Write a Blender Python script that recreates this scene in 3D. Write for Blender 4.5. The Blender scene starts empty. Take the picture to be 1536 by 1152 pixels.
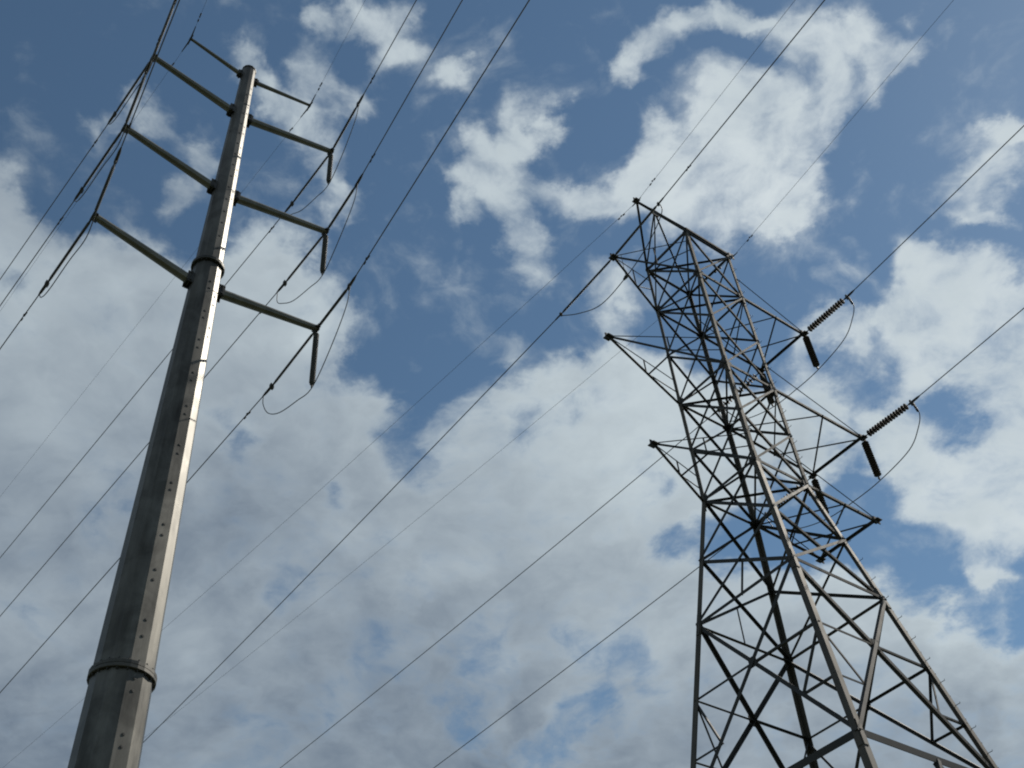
import bpy, math, random
from mathutils import Vector, Matrix

random.seed(7)
scene = bpy.context.scene
R = math.radians

# ------------------------------------------------------------------ camera
EYE = 1.7
FPX, PITCH, ROLL = 1650.0, 0.795586591, -0.0969813569
cp, sp = math.cos(PITCH), math.sin(PITCH)
c_fw, c_up, c_rt = Vector((0, cp, sp)), Vector((0, -sp, cp)), Vector((1, 0, 0))
cr, sr = math.cos(ROLL), math.sin(ROLL)
rt = c_rt * cr + c_up * sr
up = c_up * cr - c_rt * sr
cam_data = bpy.data.cameras.new('camera')
cam = bpy.data.objects.new('camera', cam_data)
scene.collection.objects.link(cam)
M = Matrix((rt, up, -c_fw)).transposed().to_4x4()
M.translation = Vector((0, 0, EYE))
cam.matrix_world = M
cam_data.sensor_fit = 'HORIZONTAL'
cam_data.sensor_width = 36.0
cam_data.lens = FPX / 1536 * 36.0
cam_data.clip_start = 0.1
cam_data.clip_end = 6000
scene.camera = cam

# ------------------------------------------------------------------ sun, view
SUN_AZ = R(34.5)       # counter-clockwise from +X
SUN_EL = R(47.0)
SUN_DIR = Vector((math.cos(SUN_AZ) * math.cos(SUN_EL), math.sin(SUN_AZ) * math.cos(SUN_EL), math.sin(SUN_EL)))
sun_data = bpy.data.lights.new('sun', 'SUN')
sun_data.energy = 4.7
sun_data.angle = R(0.55)
sun_data.color = (1.0, 0.93, 0.82)
sun = bpy.data.objects.new('sun', sun_data)
scene.collection.objects.link(sun)
sun.rotation_euler = (-SUN_DIR).to_track_quat('-Z', 'Y').to_euler()
sun.location = (60, 20, 80)
vs = scene.view_settings
vs.view_transform = 'Standard'
vs.look = 'None'
vs.gamma = 1.0
vs.use_curve_mapping = False
vs.exposure = 0.0
scene.cycles.filter_width = 2.0        # about as soft as the compact camera's lens

# ------------------------------------------------------------------ sky: Nishita air with a broken layer of cloud
# Cloud cover and cloud brightness over azimuth -75..75 and elevation 14..82 degrees,
# each a sum of products of one curve in azimuth and one in elevation.
CLOUD_COVER = [
  (0.7038, '0 0 0 0 0 0 0 0 0 0 0 0 -2 -5 -12 -22 -35 -51 -70 -93 -119 -146 -174 -201 -227 -250 -271 -292 -318 -342 -405 -483 -571 -644 -733 -803 -841 -898 -873 -840 -876 -910 -924 -905 -888 -851 -813 -778 -774 -777 -778 -804 -776 -812 -830 -795 -729 -691 -669 -725 -736 -720 -742 -683 -715 -724 -789 -842 -945 -999 -948 -912 -819 -662 -555 -515 -506 -463 -335 -191 -159 -87 -170 -350 -438 -306 -284 -404 -441 -434 -406 -342 -283 -223 -159 -126 -121 -100 -113 -127 -129 -126 -116 -102 -86 -69 -53 -38 -26 -15 -8 -3 0 0 0 0 0 0 0 0 0 0 0 0 0 0', '0 0 -2 -7 -18 -40 -86 -181 -311 -456 -601 -732 -837 -901 -872 -830 -772 -734 -793 -802 -790 -784 -831 -847 -754 -733 -691 -725 -876 -961 -978 -989 -999 -887 -762 -687 -556 -311 -43 58 -38 -31 -17 180 552 715 659 336 396 528 525 637 720 705 669 670 911 881 716 783 873 791 652 499 347 210 101 30 2 0 0 0 0 0 0 0 0 0 0 0'),
  (0.8589, '0 0 0 0 0 0 0 0 0 0 0 0 -1 -2 -3 -4 -4 0 8 21 35 45 54 81 141 227 322 416 489 556 629 674 611 593 659 667 628 610 493 418 434 435 526 615 627 591 590 636 631 534 472 481 164 -133 -284 -375 -465 -513 -530 -483 -552 -419 -404 -505 -405 -356 -305 -218 -209 64 -18 -209 -581 -704 -912 -999 -921 -909 -966 -939 -811 -822 -614 -518 -548 -608 -584 -525 -350 -295 -450 -587 -450 -343 -342 -278 -150 -388 -361 -293 -231 -165 -102 -49 -8 19 33 36 30 21 11 4 0 0 0 0 0 0 0 0 0 0 0 0 0 0', '0 -1 -5 -19 -48 -93 -147 -197 -238 -268 -285 -289 -285 -277 -231 -166 -73 -26 -75 -69 -10 3 14 83 227 277 281 219 3 -125 -112 -111 -75 79 280 415 668 853 967 999 999 984 834 590 104 -235 -367 -513 -486 -408 -270 -32 135 154 -40 13 160 124 195 93 122 124 106 85 63 40 21 8 1 0 0 0 0 0 0 0 0 0 0 0'),
  (0.5986, '0 0 0 0 0 0 0 0 0 0 0 1 4 12 26 45 72 107 151 206 275 359 449 527 566 557 498 399 285 128 159 239 324 252 209 109 -103 -146 -332 -447 -295 -119 -121 -363 -491 -528 -568 -584 -564 -593 -500 -104 217 438 572 660 740 697 709 589 303 218 133 -86 -394 -397 -21 149 198 15 -2 110 -16 -368 -568 -606 -616 -727 -816 -909 -999 -775 -697 -652 -480 -90 184 331 381 523 399 444 407 476 759 856 908 922 930 909 849 776 690 594 493 393 299 213 139 79 38 13 2 0 0 0 0 0 0 0 0 0 0 0 0 0', '0 0 -5 -23 -59 -108 -163 -221 -277 -321 -350 -365 -369 -369 -385 -403 -382 -344 -329 -254 -164 -86 18 117 231 280 278 241 38 -77 -67 -113 -208 -165 -107 -165 -109 -260 -327 -313 -289 -323 -718 -910 -999 -975 -834 -609 -630 -613 -599 -379 -332 -374 -607 -500 81 214 223 366 220 163 130 89 46 11 -8 -9 -1 0 0 0 0 0 0 0 0 0 0 0'),
  (0.5786, '0 0 0 0 0 0 0 0 0 0 0 0 3 10 25 50 85 131 186 246 308 363 411 459 509 551 580 593 581 543 470 351 201 92 64 -4 -100 61 98 104 44 61 172 216 175 161 125 -50 -115 -39 -116 -154 -237 -147 -69 20 192 386 311 285 121 -281 -647 -804 -718 -680 -690 -587 -359 -30 167 141 101 290 422 548 764 726 793 710 697 739 360 21 -155 -529 -829 -982 -999 -833 -755 -521 -421 -99 385 531 663 444 395 356 295 243 199 165 136 109 83 58 37 20 9 3 0 0 0 0 0 0 0 0 0 0 0 0 0 0', '0 -1 -2 7 35 79 119 150 169 173 160 132 98 77 182 372 506 457 236 68 -64 -162 -354 -549 -718 -748 -757 -664 -188 -15 -84 -141 -229 -385 -533 -576 -672 -398 30 179 343 405 405 399 166 -43 -173 -508 -618 -601 -863 -999 -870 -445 -7 15 -164 -129 -185 -112 -70 -50 -25 -3 14 25 25 12 0 0 0 0 0 0 0 0 0 0 0 0'),
  (0.4548, '0 0 0 0 0 0 0 0 0 0 0 -2 -12 -34 -66 -106 -150 -195 -234 -270 -305 -333 -356 -381 -423 -490 -563 -632 -698 -760 -792 -790 -750 -697 -560 -421 -310 -228 -372 -486 -390 -119 196 361 443 488 396 706 747 455 405 551 688 814 710 801 999 938 657 267 94 -7 -64 -146 -338 -365 -17 -29 -92 -127 -162 -93 34 95 97 105 75 -32 -171 -314 -537 -595 -686 -458 58 -1 -528 -694 -724 -612 -671 -560 -623 -507 -190 -71 41 43 111 162 176 180 178 169 155 135 108 77 47 24 10 3 0 0 0 0 0 0 0 0 0 0 0 0 0 0', '0 0 -4 -19 -45 -77 -117 -124 -96 -39 37 115 180 234 304 417 469 464 396 318 300 319 339 305 131 132 161 166 159 80 67 10 -64 -138 -131 -230 -263 -269 -111 20 -9 -76 -372 -275 254 143 -304 -428 -364 -362 -384 -134 589 999 771 632 769 801 951 586 27 -171 -235 -252 -227 -169 -97 -33 -2 0 0 0 0 0 0 0 0 0 0 0'),
  (0.5166, '0 0 0 0 0 0 0 0 0 0 0 0 -1 0 1 3 2 -4 -15 -30 -43 -51 -51 -41 -37 -49 -70 -94 -100 -91 -54 -25 -4 88 70 -4 7 -22 32 158 200 193 34 -128 -149 -92 -179 -187 -100 91 220 90 -1 -197 -288 -316 -160 -60 -155 -244 -41 8 57 63 -111 -224 -235 -266 -94 39 263 273 454 664 640 550 384 295 200 -34 -348 -631 -999 -934 -486 -454 -166 55 181 84 172 155 285 282 108 21 -32 -77 -113 -119 -99 -82 -66 -49 -35 -24 -16 -13 -11 -8 -3 0 0 0 0 0 0 0 0 0 0 0 0 0 0 0', '0 -3 -33 -104 -182 -233 -258 -275 -293 -298 -295 -313 -351 -395 -445 -412 -12 463 476 634 999 910 613 308 -378 -774 -949 -855 -91 189 364 451 395 301 -195 -581 289 255 152 398 617 406 -525 -603 -567 -363 163 693 707 485 -2 -182 -30 270 -188 -425 175 125 9 0 164 165 124 81 48 30 30 21 2 0 0 0 0 0 0 0 0 0 0 0'),
  (0.3767, '0 0 0 0 0 0 0 0 0 0 0 -2 -12 -30 -48 -62 -70 -74 -73 -67 -52 -26 11 60 94 104 93 67 55 48 77 124 199 72 -78 -227 -349 -360 -160 73 99 199 113 -28 78 -152 -479 -413 -273 -99 136 465 620 442 298 -126 -557 -836 -435 84 79 129 -145 -513 -625 -585 -130 19 -21 74 459 649 823 881 483 130 -246 -515 -632 -130 1 23 202 234 336 999 914 139 -165 -195 -156 -301 -678 -672 -450 -230 17 -18 4 49 108 150 165 156 137 116 90 60 32 12 3 0 0 0 0 0 0 0 0 0 0 0 0 0 0 0', '0 4 19 38 57 98 138 163 176 181 178 181 167 146 228 156 -102 -308 -374 -328 -274 -62 90 273 82 -256 -479 -479 -499 -562 -494 -313 -7 535 999 984 78 -306 -199 -139 328 384 -152 -545 -534 -125 50 213 89 -105 -408 -669 105 911 557 46 -300 -373 -42 -7 -66 23 43 58 62 49 29 16 2 0 0 0 0 0 0 0 0 0 0 0'),
  (0.3879, '0 0 0 0 0 0 0 0 0 0 0 1 5 9 7 -4 -22 -49 -79 -103 -117 -118 -111 -103 -88 -62 -54 -62 -80 -170 -133 -69 -1 -78 -112 -79 -38 142 179 114 211 174 42 -195 -397 -619 -486 -102 29 94 144 24 76 301 321 250 41 -98 -375 -283 11 134 -39 -292 -83 -84 582 827 529 148 322 290 236 -76 -305 -354 -355 -229 38 483 852 720 129 -515 -999 -882 -602 -353 -35 167 92 -58 71 -130 -458 -355 -288 -78 16 87 155 208 236 237 217 186 155 125 96 64 34 13 2 0 0 0 0 0 0 0 0 0 0 0 0 0', '0 -5 -29 -47 -65 -66 -38 -1 31 60 66 54 51 20 13 239 829 999 304 -259 -337 -558 -561 -527 -347 -311 -429 -402 -248 48 -114 -157 118 249 280 512 686 537 -55 -236 -223 -228 68 -275 -464 -588 -493 -8 43 -29 434 806 124 -328 -311 292 248 230 372 203 -25 -88 -116 -121 -108 -73 -35 -13 0 0 0 0 0 0 0 0 0 0 0 0'),
  (0.3487, '0 0 0 0 0 0 0 0 0 0 0 -1 -3 -8 -17 -29 -35 -27 2 41 78 113 143 157 158 163 198 262 301 307 166 104 102 -61 -97 53 288 156 -189 -483 -383 -375 -446 -336 38 529 619 392 95 -294 -594 -680 -530 203 133 -14 -103 -30 61 127 -572 -999 -498 361 486 485 659 686 161 -106 170 99 179 206 228 257 211 157 85 74 117 -120 -622 -749 -358 450 476 99 75 200 -265 -411 -488 -583 -623 -321 -26 -16 114 186 171 146 118 93 70 53 44 35 23 9 0 -3 -1 0 0 0 0 0 0 0 0 0 0 0 0 0', '0 1 -9 -35 -60 -68 -44 -25 -18 -14 -16 -36 -59 -37 108 -38 -287 -25 5 45 196 200 278 126 -195 -324 -407 -457 -467 -210 -102 205 226 89 37 -4 248 341 -334 -576 -224 -178 -93 221 625 622 -102 -757 -770 -660 -57 667 790 484 -502 -999 -183 -101 -303 -231 -50 -19 -8 3 6 2 4 6 2 0 0 0 0 0 0 0 0 0 0 0'),
  (0.3584, '0 0 0 0 0 0 0 0 0 0 0 0 5 24 55 94 136 173 193 192 169 120 52 -10 -51 -64 -53 -23 51 213 187 115 122 112 167 122 161 91 313 308 -3 -436 -670 -572 -420 -185 -361 -52 27 83 198 216 297 510 711 876 814 618 71 -294 -440 -999 -999 -590 -25 176 -224 -353 -174 38 30 73 160 366 330 135 -13 -40 -230 -437 -213 -41 593 384 -344 -343 141 231 -20 -58 382 588 134 -130 -150 -116 -51 -251 -336 -370 -389 -412 -429 -430 -401 -344 -274 -202 -137 -84 -44 -17 -3 0 0 0 0 0 0 0 0 0 0 0 0 0', '0 -2 -3 -4 -6 2 3 -11 -28 -54 -78 -93 -105 -70 243 304 252 6 -261 -255 -103 -2 100 -53 -212 -41 63 142 330 331 118 -25 70 341 456 58 -268 -278 -239 -183 114 297 337 292 21 115 576 266 81 -33 81 -8 -293 -18 -403 -999 -44 449 777 707 119 -1 16 24 22 13 2 -4 0 0 0 0 0 0 0 0 0 0 0 0'),
  (0.2501, '0 0 0 0 0 0 0 0 0 0 0 0 2 9 26 60 114 172 218 245 256 259 256 236 197 140 64 -28 -97 -71 -166 -232 -471 -723 -508 -368 -321 -240 326 633 100 -137 -244 -355 -195 169 512 -84 -630 -642 -88 538 863 -22 -166 -364 -199 -130 -261 -542 -4 -517 -534 304 565 423 234 334 880 832 750 722 228 -399 -362 -164 -106 -298 -12 -28 -485 33 -212 62 500 -43 -132 -567 -330 -369 -456 -755 126 999 737 104 100 362 114 -104 -176 -212 -216 -208 -207 -210 -204 -186 -156 -113 -62 -19 -2 0 0 0 0 0 0 0 0 0 0 0 0 0', '0 1 6 8 -3 -12 4 31 60 93 124 158 169 157 248 323 213 120 135 -57 -42 -77 -37 73 350 398 90 -57 -59 -207 -362 -462 -490 -694 -547 -240 629 797 114 -42 54 -125 -271 -244 25 378 170 999 532 -737 -561 -254 71 62 -291 -488 -201 -140 67 279 124 75 9 -43 -63 -55 -30 -6 2 0 0 0 0 0 0 0 0 0 0 0'),
  (0.1985, '0 0 0 0 0 0 0 0 0 0 0 -1 -7 -17 -19 -6 21 58 100 139 161 166 149 81 -17 -86 -53 74 232 396 373 401 505 483 146 -76 -483 -518 -684 -673 -968 -896 -371 199 441 249 15 42 -61 -28 -63 88 415 651 534 211 -353 -593 -539 -147 236 655 361 277 460 220 -105 -314 187 93 -59 -53 336 -64 92 396 489 202 -151 -446 -368 78 215 161 156 -732 -999 -392 92 217 230 -193 77 253 -227 -458 -595 -73 32 70 88 84 63 28 -17 -62 -91 -98 -83 -53 -23 -6 -1 0 0 0 0 0 0 0 0 0 0 0 0 0', '0 -4 -9 -19 -27 -27 -39 -86 -148 -211 -273 -329 -388 -459 -792 -605 -61 15 98 -226 -407 -341 -43 112 -303 -469 -311 83 946 801 339 -126 253 484 135 356 938 414 -134 -367 -622 -657 -201 399 833 408 -111 88 116 22 -999 -706 -340 179 686 242 -321 -404 330 163 -165 -134 -153 -160 -157 -137 -99 -38 -2 0 0 0 0 0 0 0 0 0 0 0'),
  (0.1702, '0 0 0 0 0 0 0 0 0 0 0 -3 -22 -58 -109 -170 -233 -294 -342 -372 -372 -338 -275 -186 -79 -2 -13 -88 -123 -176 85 260 108 147 338 164 168 8 -143 -478 -273 -98 -163 -175 133 506 120 -5 -37 252 524 990 769 396 -222 -921 -617 -203 3 394 53 -889 -544 -333 -769 -9 966 864 195 -421 -796 -875 -326 168 394 428 317 340 164 -628 -488 883 999 -492 -447 -181 551 279 100 -202 -376 -25 836 935 741 396 100 -57 -25 44 80 123 177 237 280 285 253 198 137 80 36 11 2 0 0 0 0 0 0 0 0 0 0 0 0 0', '0 -2 -7 -6 12 41 64 68 64 51 30 6 -5 53 376 409 314 -130 -984 -999 -396 36 290 -138 -531 -475 43 296 306 641 529 171 39 -147 -543 -745 -61 388 577 394 71 -114 -124 -385 -490 -357 -68 -38 -253 -8 300 320 432 717 551 -189 -623 -559 4 -125 -180 -51 -9 16 32 34 24 12 3 0 0 0 0 0 0 0 0 0 0 0'),
  (0.2339, '0 0 0 0 0 0 0 0 0 0 0 0 -1 1 12 31 59 91 120 141 153 161 156 117 75 45 29 54 118 143 255 268 55 97 133 -90 -245 -178 224 431 171 114 27 -83 -42 20 -222 -188 -153 -28 66 150 38 302 313 357 325 194 -258 -128 -40 336 -94 -279 -51 -10 -53 109 42 -24 -547 -780 -422 -397 34 259 162 20 48 197 611 -102 -820 -458 315 716 617 -288 -261 -407 -108 -3 367 580 124 -714 -999 -249 9 93 134 129 106 80 51 15 -24 -53 -57 -44 -28 -12 -2 0 0 0 0 0 0 0 0 0 0 0 0 0', '0 6 13 13 25 2 -52 -92 -117 -107 -81 -46 -6 19 117 80 -220 136 299 -55 -180 -254 -304 -182 -280 102 420 60 -996 -939 186 999 976 319 49 -154 -31 159 732 731 -560 -956 -23 3 -101 88 578 11 -35 -179 -59 -653 -90 5 81 -164 -179 20 353 444 -5 -63 -19 5 17 12 1 -9 -2 0 0 0 0 0 0 0 0 0 0 0'),
  (0.1705, '0 0 0 0 0 0 0 0 0 0 0 -1 1 3 4 8 10 5 -1 -14 -33 -53 -63 -36 -13 -24 -47 -34 25 197 215 142 48 188 -9 -31 -259 -295 -146 40 -94 -133 -251 -368 -178 208 704 273 21 -183 -53 -116 -463 -209 226 328 68 -204 80 651 999 827 204 254 293 -61 207 96 -196 -282 -59 -8 319 495 3 -268 -453 -484 -394 -508 587 558 -178 -646 -587 -254 489 47 -543 -798 -232 95 -142 158 534 429 307 -168 -335 -405 -432 -450 -439 -402 -344 -267 -189 -128 -87 -54 -24 -6 -1 0 0 0 0 0 0 0 0 0 0 0 0 0', '0 -4 -34 -78 -156 -241 -305 -318 -293 -219 -133 -37 54 51 -243 -313 100 572 -60 -823 -782 -817 -285 311 501 9 -57 56 -137 -56 509 731 210 -311 -415 184 -153 -975 -200 291 540 581 -82 -243 339 345 -152 273 402 274 -455 -62 451 451 -999 -95 225 16 -256 -439 -385 -432 -466 -453 -392 -301 -190 -76 -7 0 0 0 0 0 0 0 0 0 0 0'),
  (0.1793, '0 0 0 0 0 0 0 0 0 0 0 -3 -12 -17 -18 -21 -33 -44 -45 -43 -40 -32 -25 -31 -50 -95 -151 -206 -238 -253 -192 -131 85 254 157 193 -14 80 -5 32 284 307 162 172 302 451 -189 -453 -121 -237 -536 -759 -651 -521 -203 92 95 -105 177 188 99 100 -519 -659 -179 552 808 321 377 78 -30 -145 162 516 664 383 -275 -414 -713 -420 -249 -186 -36 571 385 67 -689 -999 -361 -74 69 352 510 129 -36 -33 -185 -61 1 36 49 56 51 41 35 20 1 -11 -13 -9 -6 -4 -1 0 0 0 0 0 0 0 0 0 0 0 0 0', '0 2 22 31 13 -5 3 2 -20 -67 -118 -164 -245 -352 -95 597 474 320 512 57 -753 -615 17 556 492 131 5 1 203 43 -138 10 -215 366 582 -673 -501 634 488 -264 -129 -178 -116 -272 -22 392 -68 -253 -60 426 171 -69 -851 730 156 -494 586 377 -999 -393 331 321 249 179 130 103 67 36 2 0 0 0 0 0 0 0 0 0 0 0'),
  (0.1467, '0 0 0 0 0 0 0 0 0 0 0 1 4 3 -15 -38 -53 -65 -88 -108 -125 -157 -209 -299 -343 -277 -143 11 122 139 231 182 -19 -394 -164 297 577 139 337 94 -831 -934 123 563 47 -402 -351 -190 -228 -262 262 102 -420 -994 -800 39 148 118 948 700 460 97 -155 -642 -280 33 -476 221 826 705 607 173 451 -332 -434 -73 684 384 -263 -708 -21 -170 254 -214 -83 -417 616 429 14 -435 -279 64 -343 -197 153 -999 -848 19 92 51 89 106 98 72 41 11 -15 -29 -29 -22 -11 0 1 0 0 0 0 0 0 0 0 0 0 0 0 0', '0 -3 -13 -33 -59 -61 -19 22 48 48 44 34 13 -32 87 55 -57 -254 -585 -375 -14 227 395 157 124 -130 -300 -231 86 71 158 352 108 232 166 111 -310 -24 162 28 -159 -595 299 715 -264 -493 247 558 387 -999 -829 641 -59 -163 44 397 879 603 -559 -341 50 7 -9 -9 -5 -9 -8 -5 -1 0 0 0 0 0 0 0 0 0 0 0'),
  (0.1429, '0 0 0 0 0 0 0 0 0 0 0 -3 -19 -51 -103 -159 -197 -216 -225 -227 -223 -210 -186 -151 -151 -180 -209 -237 -228 -112 -63 -118 -194 -249 166 691 999 828 658 -21 -691 -673 -210 121 433 203 341 229 -473 -636 -408 13 154 465 501 -120 -213 -353 -899 -208 348 -2 -369 -370 -192 -808 -294 40 268 -86 -170 -8 163 66 -208 -270 83 71 158 218 623 106 -775 -21 590 334 -391 -89 -121 188 626 963 -87 -139 574 275 432 145 60 44 10 -25 -44 -49 -37 -14 1 0 -10 -23 -22 -9 -1 0 0 0 0 0 0 0 0 0 0 0 0 0', '0 4 19 45 84 112 131 115 64 -35 -145 -254 -345 -408 -246 7 222 506 671 424 39 -171 -560 -87 173 225 236 202 141 136 331 271 257 -274 -11 371 -411 -593 -234 73 173 204 -206 69 -75 -255 332 442 -254 -703 -379 999 -9 488 442 36 -582 -766 -134 233 289 432 450 428 369 288 178 62 4 0 0 0 0 0 0 0 0 0 0 0'),
  (0.1681, '0 0 0 0 0 0 0 0 0 0 0 4 19 43 64 88 122 169 211 235 239 244 257 275 232 91 -61 -172 -183 -33 -67 -133 -254 -283 -113 211 464 172 9 -230 -186 349 542 309 33 86 -147 53 -297 -549 -549 220 627 -173 -125 232 60 -156 -266 -56 147 410 89 188 10 2 -22 77 273 -260 -243 166 -782 -362 413 642 401 -92 -388 179 -238 -102 410 -95 -999 30 232 15 -290 -1 -60 205 -77 -377 -209 -90 120 -101 -92 -59 -69 -90 -122 -140 -143 -140 -137 -131 -119 -98 -64 -27 -5 0 0 0 0 0 0 0 0 0 0 0 0 0', '0 -4 -38 -99 -159 -195 -186 -138 -73 -25 21 26 42 19 -209 -241 378 427 -253 -495 -45 204 547 115 -11 291 230 -85 -362 -50 -309 -634 63 982 153 -438 -81 -316 41 512 328 44 -445 -617 377 736 247 73 -407 -180 -243 630 -221 -999 342 179 46 -447 -209 337 25 -55 -91 -107 -96 -60 -19 -3 -2 0 0 0 0 0 0 0 0 0 0 0'),
  (0.1067, '0 0 0 0 0 0 0 0 0 0 0 3 14 29 41 51 59 77 86 64 35 9 -10 5 41 2 -262 -588 -630 -384 -201 281 564 751 445 298 361 -199 -211 -457 -354 535 808 163 -479 -999 282 -101 -358 -301 -146 173 -267 245 14 -28 304 146 200 190 -248 -504 -172 391 22 -220 -218 -141 41 -124 556 422 -481 -134 -3 37 195 198 -66 -832 324 883 -229 -425 827 248 -195 -215 55 -31 88 -542 -68 437 -468 -26 310 -516 -360 -118 -43 -23 -9 -11 -43 -83 -109 -115 -119 -116 -94 -52 -10 0 0 0 0 0 0 0 0 0 0 0 0 0', '0 6 37 91 158 212 247 243 198 122 30 -33 -97 -67 119 169 -312 -242 -19 -179 -361 -82 311 200 -91 172 -264 -318 395 117 354 843 655 -743 -556 675 341 615 -153 -637 370 504 308 -999 -687 976 967 -346 -680 197 -256 140 -290 -639 210 575 476 281 -72 409 128 37 57 84 117 119 64 17 -1 0 0 0 0 0 0 0 0 0 0 0'),
  (0.1345, '0 0 0 0 0 0 0 0 0 0 0 0 11 40 80 125 169 213 262 301 325 353 377 356 253 115 22 -42 -60 -122 -66 -45 -564 -439 13 150 405 292 24 -209 89 430 112 -199 -179 -653 732 601 241 194 -125 -319 30 -509 -13 328 70 -172 -53 -335 -534 138 197 -89 -95 -515 79 -157 313 -295 -970 -162 999 606 63 -25 -192 -49 -42 -242 -567 577 408 -213 415 -175 -59 188 90 109 266 -165 -476 213 563 -258 -833 -104 83 130 144 159 170 146 99 53 -1 -49 -62 -52 -33 -15 -3 0 0 0 0 0 0 0 0 0 0 0 0 0', '0 0 12 37 63 96 117 130 138 124 104 98 76 48 -15 -50 186 251 -83 -129 130 295 378 241 -26 -665 -195 286 392 -32 -231 -168 -305 -624 66 999 -18 -323 548 955 -343 -550 -458 -295 299 281 198 -347 -37 93 70 189 -483 143 -711 -26 44 80 217 -220 156 218 221 199 166 130 88 40 3 0 0 0 0 0 0 0 0 0 0 0'),
  (0.1183, '0 0 0 0 0 0 0 0 0 0 0 1 12 34 63 89 118 144 162 183 186 177 164 118 -5 -151 -131 39 172 283 48 -264 -341 -318 -216 -179 -417 -321 -418 -292 85 211 124 330 204 -281 -122 999 806 446 -337 163 281 -483 -37 415 -161 -837 -190 578 464 -546 -550 -673 -275 404 -13 -350 -64 -184 549 292 -154 -237 -208 -166 149 151 -37 -23 259 289 -454 -202 63 246 95 47 169 431 349 475 657 277 -3 99 43 -13 18 67 54 25 -1 -14 -22 -30 -26 -15 0 15 21 17 5 0 0 0 0 0 0 0 0 0 0 0 0 0', '0 3 4 3 6 2 -52 -123 -183 -197 -200 -195 -173 -46 567 622 -133 -318 -249 -277 -182 34 -26 579 722 128 -462 -556 -89 -82 0 229 554 45 -178 -109 -69 252 -275 -88 301 -46 -499 179 968 -412 -391 607 -580 -97 620 -33 -680 -188 -235 593 -119 -274 999 -496 16 266 257 201 121 56 34 29 5 0 0 0 0 0 0 0 0 0 0 0'),
  (0.0897, '0 0 0 0 0 0 0 0 0 0 0 1 13 28 32 36 46 56 62 49 37 50 91 145 183 159 61 -85 -132 -31 289 399 275 155 120 293 381 73 88 -348 -469 -102 -47 -708 -832 -582 -377 450 -49 -280 134 999 973 -450 -312 -63 -184 -286 758 986 280 -387 174 99 158 747 158 -3 140 -371 -323 -620 -87 546 400 51 -541 -620 187 943 573 -712 -839 784 397 -340 -765 -117 303 50 -516 -151 -456 -504 412 -62 -200 -309 -242 -143 -68 -6 33 58 83 79 47 6 -30 -49 -43 -22 -4 0 0 0 0 0 0 0 0 0 0 0 0 0', '0 -2 5 24 45 38 37 30 24 -1 -19 -27 -29 15 22 235 -369 -999 129 737 162 -403 -850 79 161 -448 -190 -221 -71 451 496 -298 -288 203 485 -122 -600 290 596 275 301 -231 -230 -351 -339 605 -103 92 -60 -131 -311 593 -10 -47 -438 214 -101 -138 417 163 -410 -403 -384 -335 -266 -198 -139 -74 -6 0 0 0 0 0 0 0 0 0 0 0'),
  (0.1176, '0 0 0 0 0 0 0 0 0 0 0 1 4 4 0 -10 -15 -22 -41 -59 -64 -52 -19 48 112 146 143 88 56 69 140 171 -167 -615 186 79 300 7 306 89 -234 -256 -228 -226 -374 -237 -462 98 156 615 848 -12 -380 -98 -62 -78 -5 -140 -168 235 58 -88 244 425 314 137 -135 -44 100 -167 -485 504 -14 -36 126 51 181 152 -647 -167 -87 171 43 -43 -254 999 -569 -494 -301 12 -66 69 160 232 -124 -238 447 187 71 20 22 17 9 13 21 27 27 16 -1 -17 -23 -13 -3 0 0 0 0 0 0 0 0 0 0 0 0 0', '0 17 50 50 25 0 5 18 31 24 22 38 39 26 -191 13 -434 -90 622 446 -669 -662 384 545 -309 -613 -97 632 504 -245 -999 -54 232 220 -247 -347 91 -39 -265 246 211 259 -126 -84 -287 -373 702 -145 176 -745 354 207 173 -326 322 -150 -182 236 516 -858 -247 -156 -175 -191 -185 -151 -104 -50 -2 0 0 0 0 0 0 0 0 0 0 0'),
  (0.0939, '0 0 0 0 0 0 0 0 0 0 0 3 15 28 42 72 103 117 114 112 111 95 59 34 92 188 210 180 64 -112 -251 -349 280 547 -534 37 227 -29 -497 -352 -185 -4 -40 -281 -388 -306 -240 644 411 294 672 334 -417 -243 -148 -71 191 -21 -603 -999 -301 546 -96 -236 -57 248 5 633 524 383 175 -547 -187 -79 170 310 427 225 -495 -401 526 -357 6 -17 578 -212 431 -247 94 -108 -142 140 -165 -593 390 695 409 387 221 63 -22 -77 -105 -113 -93 -72 -47 -3 28 36 32 17 4 0 0 0 0 0 0 0 0 0 0 0 0 0', '0 0 17 47 95 151 224 247 233 182 118 39 -52 -179 -285 -248 -3 346 452 -320 -269 193 793 610 -285 -165 302 197 -627 -450 457 36 -477 -133 182 -58 -703 365 460 -751 -230 218 426 125 -129 69 -469 235 153 497 -712 304 199 -364 -103 132 -415 -146 999 -512 78 127 113 92 62 36 14 15 8 0 0 0 0 0 0 0 0 0 0 0'),
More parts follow.
